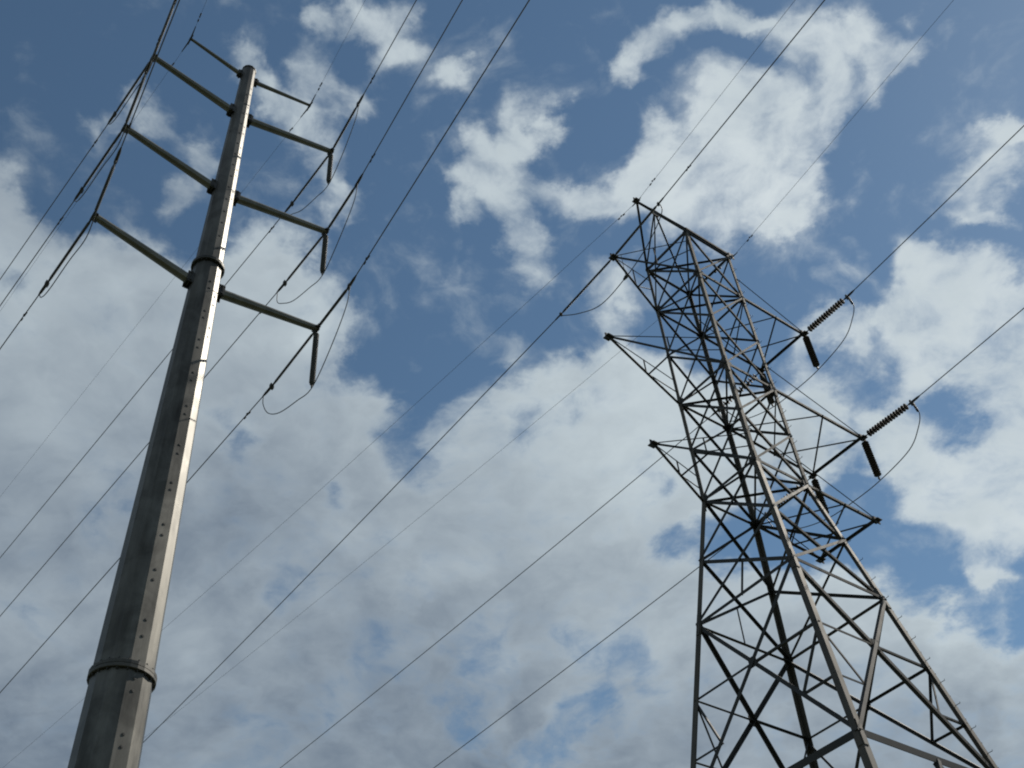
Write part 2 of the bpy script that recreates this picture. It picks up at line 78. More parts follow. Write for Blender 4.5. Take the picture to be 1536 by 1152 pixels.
  (0.0958, '0 0 0 0 0 0 0 0 0 0 0 3 5 0 -4 -13 -34 -46 -74 -96 -115 -127 -127 -142 -124 -60 24 130 236 352 314 -67 -92 348 -4 -258 -399 -101 -360 -36 455 106 -340 -224 -32 185 262 -716 99 249 -240 -45 638 -202 -546 -112 313 465 301 -142 479 -116 -155 -193 161 -402 -216 278 431 501 -94 -61 -420 -105 -67 42 484 36 -465 -126 -10 707 -184 -425 -220 999 -935 5 369 865 345 3 -787 -775 762 576 -668 -417 -336 -241 -221 -168 -105 -59 -14 27 46 47 40 39 31 20 8 0 0 0 0 0 0 0 0 0 0 0 0 0', '0 11 25 20 7 -11 -32 -56 -81 -73 -66 -66 -44 10 -25 3 -18 7 87 299 -204 -175 332 -59 -251 -114 -34 28 218 -54 -277 30 31 -331 82 456 -478 159 -15 224 240 -397 55 -2 165 -213 -391 999 -936 455 12 -131 475 -297 289 -404 -8 240 -418 239 -58 -214 -162 -107 -86 -79 -58 -25 -2 0 0 0 0 0 0 0 0 0 0 0'),
  (0.0665, '0 0 0 0 0 0 0 0 0 0 0 0 -6 -13 -24 -41 -74 -124 -168 -195 -198 -210 -247 -260 -94 230 417 448 262 -326 -174 -90 -472 -170 -245 530 793 556 -453 -236 863 190 -568 -528 -331 251 -119 45 43 -508 -390 149 62 184 261 201 371 -477 -155 -81 -94 145 488 231 -117 144 -271 -240 -781 -303 999 26 -136 -73 -41 235 235 628 -600 -689 67 552 -523 975 -289 -101 -134 222 -62 -156 -611 -329 201 298 325 -141 -776 -50 71 22 0 10 51 127 208 283 314 303 275 216 128 47 7 0 0 0 0 0 0 0 0 0 0 0 0 0', '0 -3 8 29 58 103 194 288 374 364 343 250 163 101 -242 -264 -61 -144 133 77 -458 -101 -18 862 628 593 -705 -999 364 59 -103 10 150 38 -513 -242 189 -536 62 784 -390 -302 634 309 -423 51 -609 -306 155 318 23 355 152 -148 444 -653 -159 -72 344 564 57 27 43 49 50 52 37 3 -3 0 0 0 0 0 0 0 0 0 0 0'),
  (0.0708, '0 0 0 0 0 0 0 0 0 0 0 5 13 16 24 41 57 76 75 68 55 60 80 90 -4 -190 -291 -292 -118 85 129 112 -106 163 -309 -258 -14 -182 299 398 -261 -9 228 17 -107 252 -123 -147 355 276 329 -424 -543 199 193 540 -203 -764 195 148 -143 -269 -266 140 232 -999 -86 729 157 -266 166 99 -413 -241 212 355 255 -214 -177 192 -147 -137 -308 750 -176 -248 -178 595 370 -313 58 -375 -130 264 495 383 -70 -230 -96 72 106 129 130 101 54 4 -47 -81 -98 -89 -55 -24 -4 0 0 0 0 0 0 0 0 0 0 0 0 0', '0 -7 -9 -12 -11 -5 -4 -2 18 17 36 72 93 155 366 -208 338 229 -589 509 43 -473 -741 480 38 367 -63 -312 -463 717 454 233 -848 210 29 220 292 -49 344 71 -156 105 -579 -258 476 -600 999 -228 -298 357 -493 -344 864 -754 535 -560 157 491 255 -850 -5 388 331 278 239 174 115 58 7 0 0 0 0 0 0 0 0 0 0 0'),
  (0.0773, '0 0 0 0 0 0 0 0 0 0 0 2 9 4 3 -1 7 15 24 26 30 37 40 49 133 160 -55 -319 -365 -268 -108 69 319 28 999 70 -333 -158 -440 -140 89 -32 -248 -449 -386 365 287 400 213 -156 171 204 -254 -336 -244 100 93 49 -319 -4 171 13 -34 113 -291 -539 6 366 -116 302 353 319 -163 -233 -23 74 -191 -13 637 50 -280 -134 112 342 -227 223 -4 -112 -243 65 -19 516 -131 -150 218 -593 -217 180 167 119 122 85 32 -13 -34 -44 -54 -60 -66 -59 -48 -19 -3 0 0 0 0 0 0 0 0 0 0 0 0 0', '0 5 24 52 110 229 336 311 210 73 -91 -309 -475 -551 -474 -101 490 247 -166 18 -143 633 -238 -544 403 371 -116 -107 194 671 -363 -5 461 256 116 120 -596 -168 302 -52 53 -371 620 -650 -179 844 -339 240 200 -917 665 -943 999 -250 -236 120 -75 200 320 -883 88 107 114 109 111 108 51 24 5 0 0 0 0 0 0 0 0 0 0 0'),
  (0.0695, '0 0 0 0 0 0 0 0 0 0 0 -1 -11 -16 -10 -28 -35 -25 -11 -6 1 4 3 -44 -101 -30 117 135 40 -42 35 181 -349 -999 966 2 -170 -183 219 131 278 -70 -112 336 237 -638 -381 -288 -195 514 -53 -278 221 228 343 -37 -234 -684 343 140 -467 82 269 15 590 245 223 179 -144 305 583 -762 -808 66 572 17 -241 246 471 -647 -281 385 -319 -146 179 -531 419 -461 -412 21 396 316 -858 -501 441 139 230 101 149 110 18 -14 -16 -39 -63 -80 -91 -97 -85 -62 -56 -35 -7 0 0 0 0 0 0 0 0 0 0 0 0 0', '0 -9 -33 -71 -113 -185 -224 -229 -215 -166 -98 -13 40 4 -208 -180 -273 320 328 -430 58 6 113 429 -217 237 55 -469 -143 93 707 -28 -874 -318 177 423 -271 159 -255 101 125 -270 -48 323 -377 201 254 -61 -72 -676 999 -311 -270 -64 437 -90 30 -198 -7 -32 -206 -73 -157 -189 -192 -151 -85 -34 -1 0 0 0 0 0 0 0 0 0 0 0'),
]
CLOUD_BRIGHT = [
  (0.4111, '0 0 0 0 0 1 5 16 31 33 10 -13 -38 -74 -65 0 38 75 136 226 303 371 429 474 516 550 602 685 807 904 968 991 997 999 988 968 976 941 840 683 495 316 175 72 15 0 0 0 0 0 0', '0 -9 -66 -198 -340 -347 -204 -71 72 227 315 362 439 553 644 749 884 969 999 980 867 677 509 342 158 34 0 0 0 0 0'),
  (0.2765, '0 0 0 0 0 0 -2 -6 -10 -13 -15 -15 -71 -261 -593 -833 -915 -976 -999 -995 -966 -968 -978 -946 -839 -615 -454 -265 -172 -142 -51 97 284 561 776 821 607 310 117 18 -23 -31 -19 -7 -1 0 0 0 0 0 0', '0 -9 -33 130 506 848 999 971 928 929 834 740 669 452 223 49 -17 -26 -82 -168 -230 -138 -151 -235 -195 -66 0 0 0 0 0'),
  (0.118, '0 0 0 0 0 -1 -3 -8 -17 8 89 160 103 -93 66 422 233 36 -123 -174 -83 15 57 75 26 -60 80 226 184 159 316 468 510 501 358 94 -99 -497 -863 -999 -893 -643 -365 -147 -30 0 0 0 0 0 0', '0 -39 -263 -677 -999 -859 -342 46 298 526 570 425 374 258 -153 -564 -607 -517 -481 -425 -209 352 860 786 335 39 0 0 0 0 0'),
  (0.0491, '0 0 0 0 0 -4 -23 -48 -60 -132 -293 -435 -395 -417 -394 69 333 531 754 901 816 277 -217 -319 -375 -562 -658 -644 -729 -491 -275 137 438 900 950 527 -116 -772 -757 -166 593 999 797 389 91 0 0 0 0 0 0', '0 -78 -264 -405 -726 -506 264 651 999 560 -158 -534 -798 -972 -870 -69 720 867 527 -85 -527 -330 -70 -116 -231 -118 0 0 0 0 0'),
  (0.0505, '0 0 0 0 0 6 37 96 174 240 312 276 53 -149 -604 -999 -861 -687 -436 -4 498 783 939 858 831 553 128 -278 -598 -524 -299 -322 -369 -337 117 700 650 127 -571 -805 -308 183 268 149 34 0 0 0 0 0 0', '0 13 205 567 623 397 228 -192 -416 293 898 343 -622 -855 -924 -999 -266 220 332 437 707 596 360 434 379 213 0 0 0 0 0'),
  (0.0559, '0 0 0 0 0 9 56 126 182 272 419 562 880 999 674 425 253 175 131 77 216 323 244 -93 -326 -220 -260 -429 -659 -636 -430 -130 -42 181 559 750 466 66 299 577 19 -629 -742 -452 -118 0 0 0 0 0 0', '0 -38 -5 72 -79 47 292 431 532 253 -280 -698 -640 -284 329 525 -57 -876 -693 213 946 999 373 -224 -340 -106 0 0 0 0 0'),
  (0.0568, '0 0 0 0 0 3 19 41 58 65 90 48 -168 -544 -231 292 366 382 423 312 208 -105 -370 -248 -235 -397 -168 126 155 59 186 -1 -439 -800 -324 609 999 573 -62 -376 -362 -142 -15 5 2 0 0 0 0 0 0', '0 101 460 538 135 -422 -999 -416 670 596 -141 144 398 163 -331 -385 -92 27 -12 71 278 161 -349 -718 -484 -107 0 0 0 0 0'),
  (0.0338, '0 0 0 0 0 -1 -14 -72 -192 -339 -498 -508 -769 -971 -47 998 304 -524 -735 -468 53 501 999 613 -21 -762 -788 -202 73 -100 -210 -298 -86 244 111 -292 258 368 15 357 342 -213 -598 -478 -129 0 0 0 0 0 0', '0 -22 11 2 -191 -213 -224 -295 -438 134 999 440 -341 -325 -50 696 655 -246 -468 -321 -48 -59 -359 -331 -127 -1 0 0 0 0 0'),
]

world = bpy.data.worlds.new('World')
scene.world = world
world.use_nodes = True
wt = world.node_tree
wt.nodes.clear()


def nd(tree, kind, **kw):
    n = tree.nodes.new(kind)
    for k, v in kw.items():
        setattr(n, k, v)
    return n


def math_node(tree, op, a, b=None, c=None, clamp=False):
    n = nd(tree, 'ShaderNodeMath', operation=op, use_clamp=clamp)
    for i, v in enumerate((a, b, c)):
        if v is None:
            continue
        if isinstance(v, (int, float)):
            n.inputs[i].default_value = v
        else:
            tree.links.new(v, n.inputs[i])
    return n.outputs[0]


def vmath(tree, op, a, b=None, scale=None):
    n = nd(tree, 'ShaderNodeVectorMath', operation=op)
    for i, v in enumerate((a, b)):
        if v is None:
            continue
        if isinstance(v, (tuple, list, Vector)):
            n.inputs[i].default_value = v
        else:
            tree.links.new(v, n.inputs[i])
    if scale is not None:
        if isinstance(scale, (int, float)):
            n.inputs['Scale'].default_value = scale
        else:
            tree.links.new(scale, n.inputs['Scale'])
    return n


def float_curve(tree, src, ys):
    n = nd(tree, 'ShaderNodeFloatCurve')
    mp = n.mapping
    mp.use_clip = True
    mp.clip_min_x, mp.clip_max_x, mp.clip_min_y, mp.clip_max_y = 0, 1, -1, 1
    cv = mp.curves[0]
    N = len(ys)
    while len(cv.points) < N:
        cv.points.new(0.5, 0)
    for i, y in enumerate(ys):
        cv.points[i].location = (i / (N - 1), y)
    mp.update()
    tree.links.new(src, n.inputs['Value'])
    return n.outputs[0]


W = wt
RAG = 7.6
tc = nd(W, 'ShaderNodeTexCoord')
dirn = vmath(W, 'NORMALIZE', tc.outputs['Generated']).outputs[0]
sep = nd(W, 'ShaderNodeSeparateXYZ')
W.links.new(dirn, sep.inputs[0])
dx, dy, dz = sep.outputs
az = math_node(W, 'ARCTAN2', dx, dy)
el = math_node(W, 'ARCSINE', dz)
ax = math_node(W, 'MULTIPLY_ADD', az, 1 / R(150), 0.5, clamp=True)
ex = math_node(W, 'MULTIPLY_ADD', el, 1 / R(68), -14 / 68, clamp=True)


# position on the flat cloud layer, one unit = the layer's height
zc = math_node(W, 'ADD', math_node(W, 'MAXIMUM', dz, 0.0), 0.3)      # the layer curves down at its far end
inv = math_node(W, 'DIVIDE', 1.3, zc)
q = vmath(W, 'SCALE', dirn, scale=inv).outputs[0]


def noise(tree, vec, scale, detail, rough, dist=0.0, lac=2.0, color=False):
    n = nd(tree, 'ShaderNodeTexNoise')
    n.inputs['Scale'].default_value = scale
    n.inputs['Detail'].default_value = detail
    n.inputs['Roughness'].default_value = rough
    n.inputs['Distortion'].default_value = dist
    n.inputs['Lacunarity'].default_value = lac
    tree.links.new(vec, n.inputs['Vector'])
    return n.outputs['Color' if color else 'Fac']


warp_c = noise(W, q, 3.0, 4, 0.55, color=True)
warp = vmath(W, 'SCALE', vmath(W, 'SUBTRACT', warp_c, (0.5, 0.5, 0.5)).outputs[0], scale=0.16).outputs[0]
qw = vmath(W, 'ADD', q, warp).outputs[0]
# ragged edges: the cover is looked up a little off, by turbulent noise
rag = noise(W, q, 6.0, 9, 0.6, color=True)
rsep = nd(W, 'ShaderNodeSeparateXYZ')
W.links.new(rag, rsep.inputs[0])
cosel = math_node(W, 'MAXIMUM', math_node(W, 'COSINE', el), 0.25)
jx = math_node(W, 'DIVIDE', math_node(W, 'SUBTRACT', rsep.outputs[0], 0.5), cosel)
ax = math_node(W, 'MULTIPLY_ADD', jx, RAG / 150, ax, clamp=True)
ex = math_node(W, 'MULTIPLY_ADD', math_node(W, 'SUBTRACT', rsep.outputs[1], 0.5), RAG / 68, ex, clamp=True)


def sky_map(table, mean):
    acc = None
    for w, a, b in table:
        a = [int(v) / 999 for v in a.split()]
        b = [int(v) / 999 for v in b.split()]
        pr = math_node(W, 'MULTIPLY', float_curve(W, ax, a), float_curve(W, ex, b))
        acc = math_node(W, 'MULTIPLY_ADD', pr, w, mean if acc is None else acc)
    return acc


cover = sky_map(CLOUD_COVER, 0.55)
bright = sky_map(CLOUD_BRIGHT, 0.62)
n_big = noise(W, qw, 5.5, 12, 0.58)
n_mid = noise(W, qw, 13.0, 10, 0.58, dist=0.15)
n_fine = noise(W, qw, 30.0, 8, 0.6, dist=0.3)
cov2 = math_node(W, 'MULTIPLY_ADD', cover, 1.05, 0.0)
fld = math_node(W, 'MULTIPLY_ADD', math_node(W, 'SUBTRACT', n_big, 0.5), 1.25, cov2)
fld = math_node(W, 'MULTIPLY_ADD', math_node(W, 'SUBTRACT', n_mid, 0.5), 1.45, fld)
fld = math_node(W, 'MULTIPLY_ADD', math_node(W, 'SUBTRACT', n_fine, 0.5), 0.85, fld)


def smooth(tree, v, a, b, t0=0.0, t1=1.0):
    n = nd(tree, 'ShaderNodeMapRange', interpolation_type='SMOOTHSTEP')
    tree.links.new(v, n.inputs['Value'])
    for i, x in zip((1, 2, 3, 4), (a, b, t0, t1)):
        n.inputs[i].default_value = x
    return n.outputs[0]


alpha = smooth(W, fld, 0.0, 1.30, 0.0, 0.985)

# relief of the layer towards the sun: compare the field here and a little sunwards
soff = (SUN_DIR.x * 0.05, SUN_DIR.y * 0.05, 0)
q2 = vmath(W, 'ADD', qw, soff).outputs[0]
n_sun = noise(W, q2, 5.0, 6, 0.5)
n_here = noise(W, qw, 5.0, 6, 0.5)
relief = math_node(W, 'SUBTRACT', n_here, n_sun)
thick = smooth(W, fld, 0.8, 1.5)
puff = noise(W, qw, 3.4, 7, 0.52)
lum = math_node(W, 'MULTIPLY_ADD', bright, 0.74, 0.045)
lum = math_node(W, 'MULTIPLY_ADD', math_node(W, 'SUBTRACT', puff, 0.5), 0.25, lum)
lum = math_node(W, 'MULTIPLY_ADD', relief, 0.5, lum)
lum = math_node(W, 'MULTIPLY_ADD', math_node(W, 'SUBTRACT', n_mid, 0.5), 0.16, lum)
lum = math_node(W, 'MULTIPLY_ADD', thick, -0.10, lum)
lum = math_node(W, 'MAXIMUM', lum, 0.10)
ramp = nd(W, 'ShaderNodeValToRGB')
W.links.new(lum, ramp.inputs[0])
rm = ramp.color_ramp
rm.elements[0].position, rm.elements[0].color = 0.0, (0.10, 0.14, 0.20, 1)
rm.elements[1].position, rm.elements[1].color = 1.0, (0.78, 0.84, 0.86, 1)
for pos, col in ((0.15, (0.17, 0.218, 0.28, 1)), (0.35, (0.32, 0.38, 0.435, 1)), (0.6, (0.53, 0.605, 0.645, 1))):
    e = rm.elements.new(pos)
    e.color = col

skyt = nd(W, 'ShaderNodeTexSky', sky_type='NISHITA')
skyt.sun_disc = False
skyt.sun_elevation = SUN_EL
skyt.sun_rotation = math.pi / 2 - SUN_AZ
skyt.air_density = 1.0
skyt.dust_density = 0.1
skyt.ozone_density = 1.0
bg_sky = nd(W, 'ShaderNodeBackground')
bg_sky.inputs['Strength'].default_value = 0.079
tint = nd(W, 'ShaderNodeMixRGB', blend_type='MULTIPLY')
tint.inputs[0].default_value = 1.0
tint.inputs[2].default_value = (0.90, 1.04, 1.01, 1)     # the camera's cool white balance
W.links.new(skyt.outputs[0], tint.inputs[1])
W.links.new(tint.outputs[0], bg_sky.inputs['Color'])
bg_cl = nd(W, 'ShaderNodeBackground')
bg_cl.inputs['Strength'].default_value = 1.0
W.links.new(ramp.outputs[0], bg_cl.inputs['Color'])
mixs = nd(W, 'ShaderNodeMixShader')
W.links.new(alpha, mixs.inputs[0])
W.links.new(bg_sky.outputs[0], mixs.inputs[1])
W.links.new(bg_cl.outputs[0], mixs.inputs[2])
wo = nd(W, 'ShaderNodeOutputWorld')
W.links.new(mixs.outputs[0], wo.inputs['Surface'])

# ------------------------------------------------------------------ materials
def new_mat(name):
    m = bpy.data.materials.new(name)
    m.use_nodes = True
    t = m.node_tree
    return m, t, t.nodes['Principled BSDF']


def steel(name, dark, light, rough, metallic, scale, streak=1.0, bump=0.0, stain=None, blotch=0.0):
    m, t, b = new_mat(name)
    co = nd(t, 'ShaderNodeTexCoord')
    mp = nd(t, 'ShaderNodeMapping')
    mp.inputs['Scale'].default_value = (1, 1, streak)
    t.links.new(co.outputs['Object'], mp.inputs['Vector'])
    n1 = noise(t, mp.outputs[0], scale, 7, 0.62)
    n2 = noise(t, mp.outputs[0], scale * 0.23, 4, 0.5)
    f = math_node(t, 'MULTIPLY_ADD', n1, 0.6, math_node(t, 'MULTIPLY', n2, 0.4))
    r = nd(t, 'ShaderNodeValToRGB')
    r.color_ramp.elements[0].position, r.color_ramp.elements[0].color = 0.36, (*dark, 1)
    r.color_ramp.elements[1].position, r.color_ramp.elements[1].color = 0.64, (*light, 1)
    t.links.new(f, r.inputs[0])
    col = r.outputs[0]
    if stain:
        mx = nd(t, 'ShaderNodeMixRGB')
        mx.inputs[2].default_value = (*stain, 1)
        t.links.new(smooth(t, n2, 0.52, 0.72, 0, 0.75), mx.inputs[0])
        t.links.new(col, mx.inputs[1])
        col = mx.outputs[0]
    if blotch:                                  # weathered patches and long run-off streaks
        n3 = noise(t, co.outputs['Object'], 0.9, 5, 0.6, dist=0.8)
        mp2 = nd(t, 'ShaderNodeMapping')
        mp2.inputs['Scale'].default_value = (1, 1, 0.035)
        t.links.new(co.outputs['Object'], mp2.inputs['Vector'])
        n4 = noise(t, mp2.outputs[0], 9.0, 5, 0.65)
        dk = math_node(t, 'MULTIPLY', smooth(t, n3, 0.38, 0.60, 1 - blotch, 1.0), smooth(t, n4, 0.34, 0.62, 0.86, 1.04))
        mx2 = nd(t, 'ShaderNodeVectorMath', operation='SCALE')
        t.links.new(col, mx2.inputs[0])
        t.links.new(dk, mx2.inputs['Scale'])
        col = mx2.outputs[0]
    t.links.new(col, b.inputs['Base Color'])
    b.inputs['Metallic'].default_value = metallic
    t.links.new(math_node(t, 'MULTIPLY_ADD', n1, 0.3, rough - 0.15), b.inputs['Roughness'])
    if bump:
        bp = nd(t, 'ShaderNodeBump')
        bp.inputs['Strength'].default_value = bump
        bp.inputs['Distance'].default_value = 0.02
        t.links.new(n1, bp.inputs['Height'])
        t.links.new(bp.outputs[0], b.inputs['Normal'])
    return m


M_LEG = steel('weathered angle iron', (0.034, 0.030, 0.025), (0.085, 0.076, 0.065), 0.7, 0.3, 2.2, 0.5, 0.1, (0.055, 0.038, 0.025))
M_BRACE = steel('dull lattice steel', (0.011, 0.011, 0.0115), (0.027, 0.026, 0.025), 0.72, 0.15, 1.6, 1.0)
M_POLE = steel('galvanised pole steel', (0.06, 0.058, 0.052), (0.15, 0.145, 0.13), 0.50, 0.88, 2.6, 0.22, 0.1, (0.06, 0.056, 0.048), 0.32)
M_ARM = steel('galvanised arm steel', (0.085, 0.085, 0.077), (0.17, 0.168, 0.152), 0.58, 0.5, 2.4, 1.0)
M_DARK = steel('dark fitting steel', (0.02, 0.02, 0.02), (0.045, 0.044, 0.042), 0.6, 0.4, 6.0)
M_FLANGE = steel('dark flange steel', (0.03, 0.03, 0.028), (0.075, 0.072, 0.064), 0.55, 0.5, 4.0)
M_WIRE = steel('weathered aluminium strand', (0.035, 0.037, 0.042), (0.075, 0.078, 0.085), 0.6, 0.3, 3.0)
M_GLAZE = steel('brown glazed porcelain', (0.02, 0.016, 0.014), (0.042, 0.033, 0.028), 0.75, 0.0, 5.0)
M_GLAZE.node_tree.nodes['Principled BSDF'].inputs['Specular IOR Level'].default_value = 0.2
M_RUBBER = steel('grey silicone rubber', (0.022, 0.023, 0.026), (0.045, 0.047, 0.052), 0.6, 0.0, 6.0)
M_CONC = steel('concrete footing', (0.22, 0.21, 0.19), (0.36, 0.35, 0.32), 0.9, 0.0, 3.0)
M_GRASS = steel('rough grass', (0.035, 0.043, 0.018), (0.085, 0.092, 0.045), 0.95, 0.0, 0.6)


# ------------------------------------------------------------------ mesh helpers
class MB:
    def __init__(self):
        self.v, self.f = [], []

    def ring(self, pts):
        i = len(self.v)
        self.v += [tuple(p) for p in pts]
        return list(range(i, i + len(pts)))

    def loft(self, rings, cap=True):
        ids = [self.ring(r) for r in rings]
        n = len(ids[0])
        for a, b in zip(ids, ids[1:]):
            for k in range(n):
                self.f.append((a[k], a[(k + 1) % n], b[(k + 1) % n], b[k]))
        if cap:
            self.f.append(tuple(reversed(ids[0])))
            self.f.append(tuple(ids[-1]))

    def tube(self, pts, r, n=6, cap=True):
        pts = [Vector(p) for p in pts]
        rs = r if isinstance(r, (list, tuple)) else [r] * len(pts)
        t0 = (pts[1] - pts[0]).normalized()
        a = t0.orthogonal().normalized()
        rings = []
        for i, p in enumerate(pts):
            t = (pts[min(i + 1, len(pts) - 1)] - pts[max(i - 1, 0)]).normalized()
            a = (a - t * a.dot(t)).normalized()
            b = t.cross(a)
            rings.append([p + (a * math.cos(2 * math.pi * k / n) + b * math.sin(2 * math.pi * k / n)) * rs[i] for k in range(n)])
        self.loft(rings, cap)

    def lathe(self, base, axis, prof, n=10):
        base, axis = Vector(base), Vector(axis).normalized()
        a = axis.orthogonal().normalized()
        b = axis.cross(a)
        self.loft([[base + axis * h + (a * math.cos(2 * math.pi * k / n) + b * math.sin(2 * math.pi * k / n)) * max(r, 1e-4)
                    for k in range(n)] for h, r in prof])

    def box(self, c, x, y, z):
        """box centred on c with half-extent vectors x, y, z"""
        c, x, y, z = Vector(c), Vector(x), Vector(y), Vector(z)
        self.loft([[c - x - y - z, c + x - y - z, c + x + y - z, c - x + y - z],
                   [c - x - y + z, c + x - y + z, c + x + y + z, c - x + y + z]])

    def angle(self, p, q_, n1, n2, w, t):
        """angle iron from p to q_, heel on the line, flanges towards n1 and n2"""
        p, q_ = Vector(p), Vector(q_)
        d = (q_ - p).normalized()
        n1 = (Vector(n1) - d * Vector(n1).dot(d)).normalized()
        n2 = Vector(n2) - d * Vector(n2).dot(d)
        n2 = (n2 - n1 * n2.dot(n1)).normalized()
        prof = [(0, 0), (w, 0), (w, t), (t, t), (t, w), (0, w)]
        if n1.cross(n2).dot(d) < 0:
            prof = prof[::-1]
        self.loft([[o + n1 * a + n2 * b for a, b in prof] for o in (p, q_)])

    def build(self, name, mat, parent=None, origin=None):
        me = bpy.data.meshes.new(name)
        off = Vector(origin) if origin is not None else Vector((0, 0, 0))
        me.from_pydata([tuple(Vector(v) - off) for v in self.v], [], self.f)
        me.materials.append(mat)
        me.update()
        return link(name, me, parent, origin)


def link(name, data, parent=None, loc=None):
    o = bpy.data.objects.new(name, data)
    scene.collection.objects.link(o)
    if parent is not None:
        o.parent = parent
    if loc is not None:
        o.location = Vector(loc) - (parent_loc(parent) if parent is not None else Vector((0, 0, 0)))
    elif parent is not None:
        o.location = -parent_loc(parent)
    return o


def parent_loc(o):
    p = Vector((0, 0, 0))
    while o is not None:
        p += o.location
        o = o.parent
    return p


def shade_smooth(o):
    for p in o.data.polygons:
        p.use_smooth = True


def thing(name, label, cat, loc, group=None):
    o = bpy.data.objects.new(name, None)
    o.empty_display_size = 0.3
    scene.collection.objects.link(o)
    o.location = loc
    tag(o, label, cat, group)
    return o


def tag(o, label, cat, group=None):
    o['label'] = label
    o['category'] = cat
    if group:
        o['group'] = group


# ------------------------------------------------------------------ ground
g = MB()
g.ring([(-2500, -2500, 0), (2500, -2500, 0), (2500, 2500, 0), (-2500, 2500, 0)])
g.f.append((0, 1, 2, 3))
ground = g.build('ground', M_GRASS)
ground['kind'] = 'structure'

# ------------------------------------------------------------------ shared directions: U along the crossarms, V along the line
AZ = 0.702594882
U = Vector((math.cos(AZ), math.sin(AZ), 0))
V = Vector((-math.sin(AZ), math.cos(AZ), 0))
ZU = Vector((0, 0, 1))

# ================================================================== lattice tower
T0 = Vector((9.17595718, 34.25051072, 0))
LEV = [z + EYE for z in (42.1716, 39.0531, 35.9603, 32.8965, 30.1607, 27.4683, 24.6352, 21.8799, 19.344, 14.6327)]
LEV += [8.0, 0.25]


def half(z):
    if z >= LEV[5]:
        return 1.5 + (1.45645 - 1.5) * (z - LEV[5]) / (LEV[0] - LEV[5])
    return 1.5 + 0.160564 * (LEV[5] - z)


def node(c, z):
    """point of corner c (su, sv) at height z"""
    h = half(z)
    return T0 + U * (c[0] * h) + V * (c[1] * h) + ZU * z


def nk(c, k):
    if isinstance(k, int):
        return node(c, LEV[k])
    i = int(math.floor(k))
    return node(c, LEV[i] + (LEV[i + 1] - LEV[i]) * (k - i))


cL, cF, cR, cD = (-1, 1), (-1, -1), (1, -1), (1, 1)
tower = thing('lattice_tower', 'tall brown-grey steel lattice transmission tower standing on four splayed legs', 'pylon', T0)


def member(name, p, q_, w, outward, parent=tower, t=None, mat=None, lift=0.0, flip=False, label=None):
    """angle-iron brace lying in the plane whose outward normal is given"""
    w *= 0.95 if parent is tower else 0.86
    p, q_ = Vector(p), Vector(q_)
    d = (q_ - p).normalized()
    n = Vector(outward)
    n = (n - d * n.dot(d)).normalized()
    side = d.cross(n)
    if flip:
        side = -side
    m = MB()
    off = n * lift - side * (w * 0.5)
    m.angle(p + off, q_ + off, side, -n, w, t or max(0.014, w * 0.13))
    return m.build(name, mat or M_BRACE, parent, (p + q_) * 0.5)


# legs: heavy angle iron, heel outward, lighter towards the top
for c in (cL, cF, cR, cD):
    m = MB()
    for (a, b, w) in ((11, 9, 0.25), (9, 7, 0.225), (7, 5, 0.20), (5, 3, 0.175), (3, 1, 0.155), (1, 0, 0.14)):
        p, q_ = nk(c, a), nk(c, b)
        m.angle(p, q_, U * -c[0], V * -c[1], w, 0.03)
        if a < 11 and a % 2 == 1:        # splice plates either side of each joint
            d = (q_ - p).normalized()
            for n_, s_ in ((U * c[0], V * -c[1]), (V * c[1], U * -c[0])):
                m.box(p + n_ * 0.012 + s_ * (w * 0.5), d * 0.45, s_ * (w * 0.42), n_ * 0.009)
    m.build('leg', M_LEG, tower)
    f = MB()
    p = node(c, 0)
    f.loft([[p + Vector((math.cos(k * math.pi / 6), math.sin(k * math.pi / 6), 0)) * r + ZU * (zz) for k in range(12)]
            for r, zz in ((0.55, -0.4), (0.55, 0.22), (0.52, 0.25))])
    f.build('footing', M_CONC, tower)

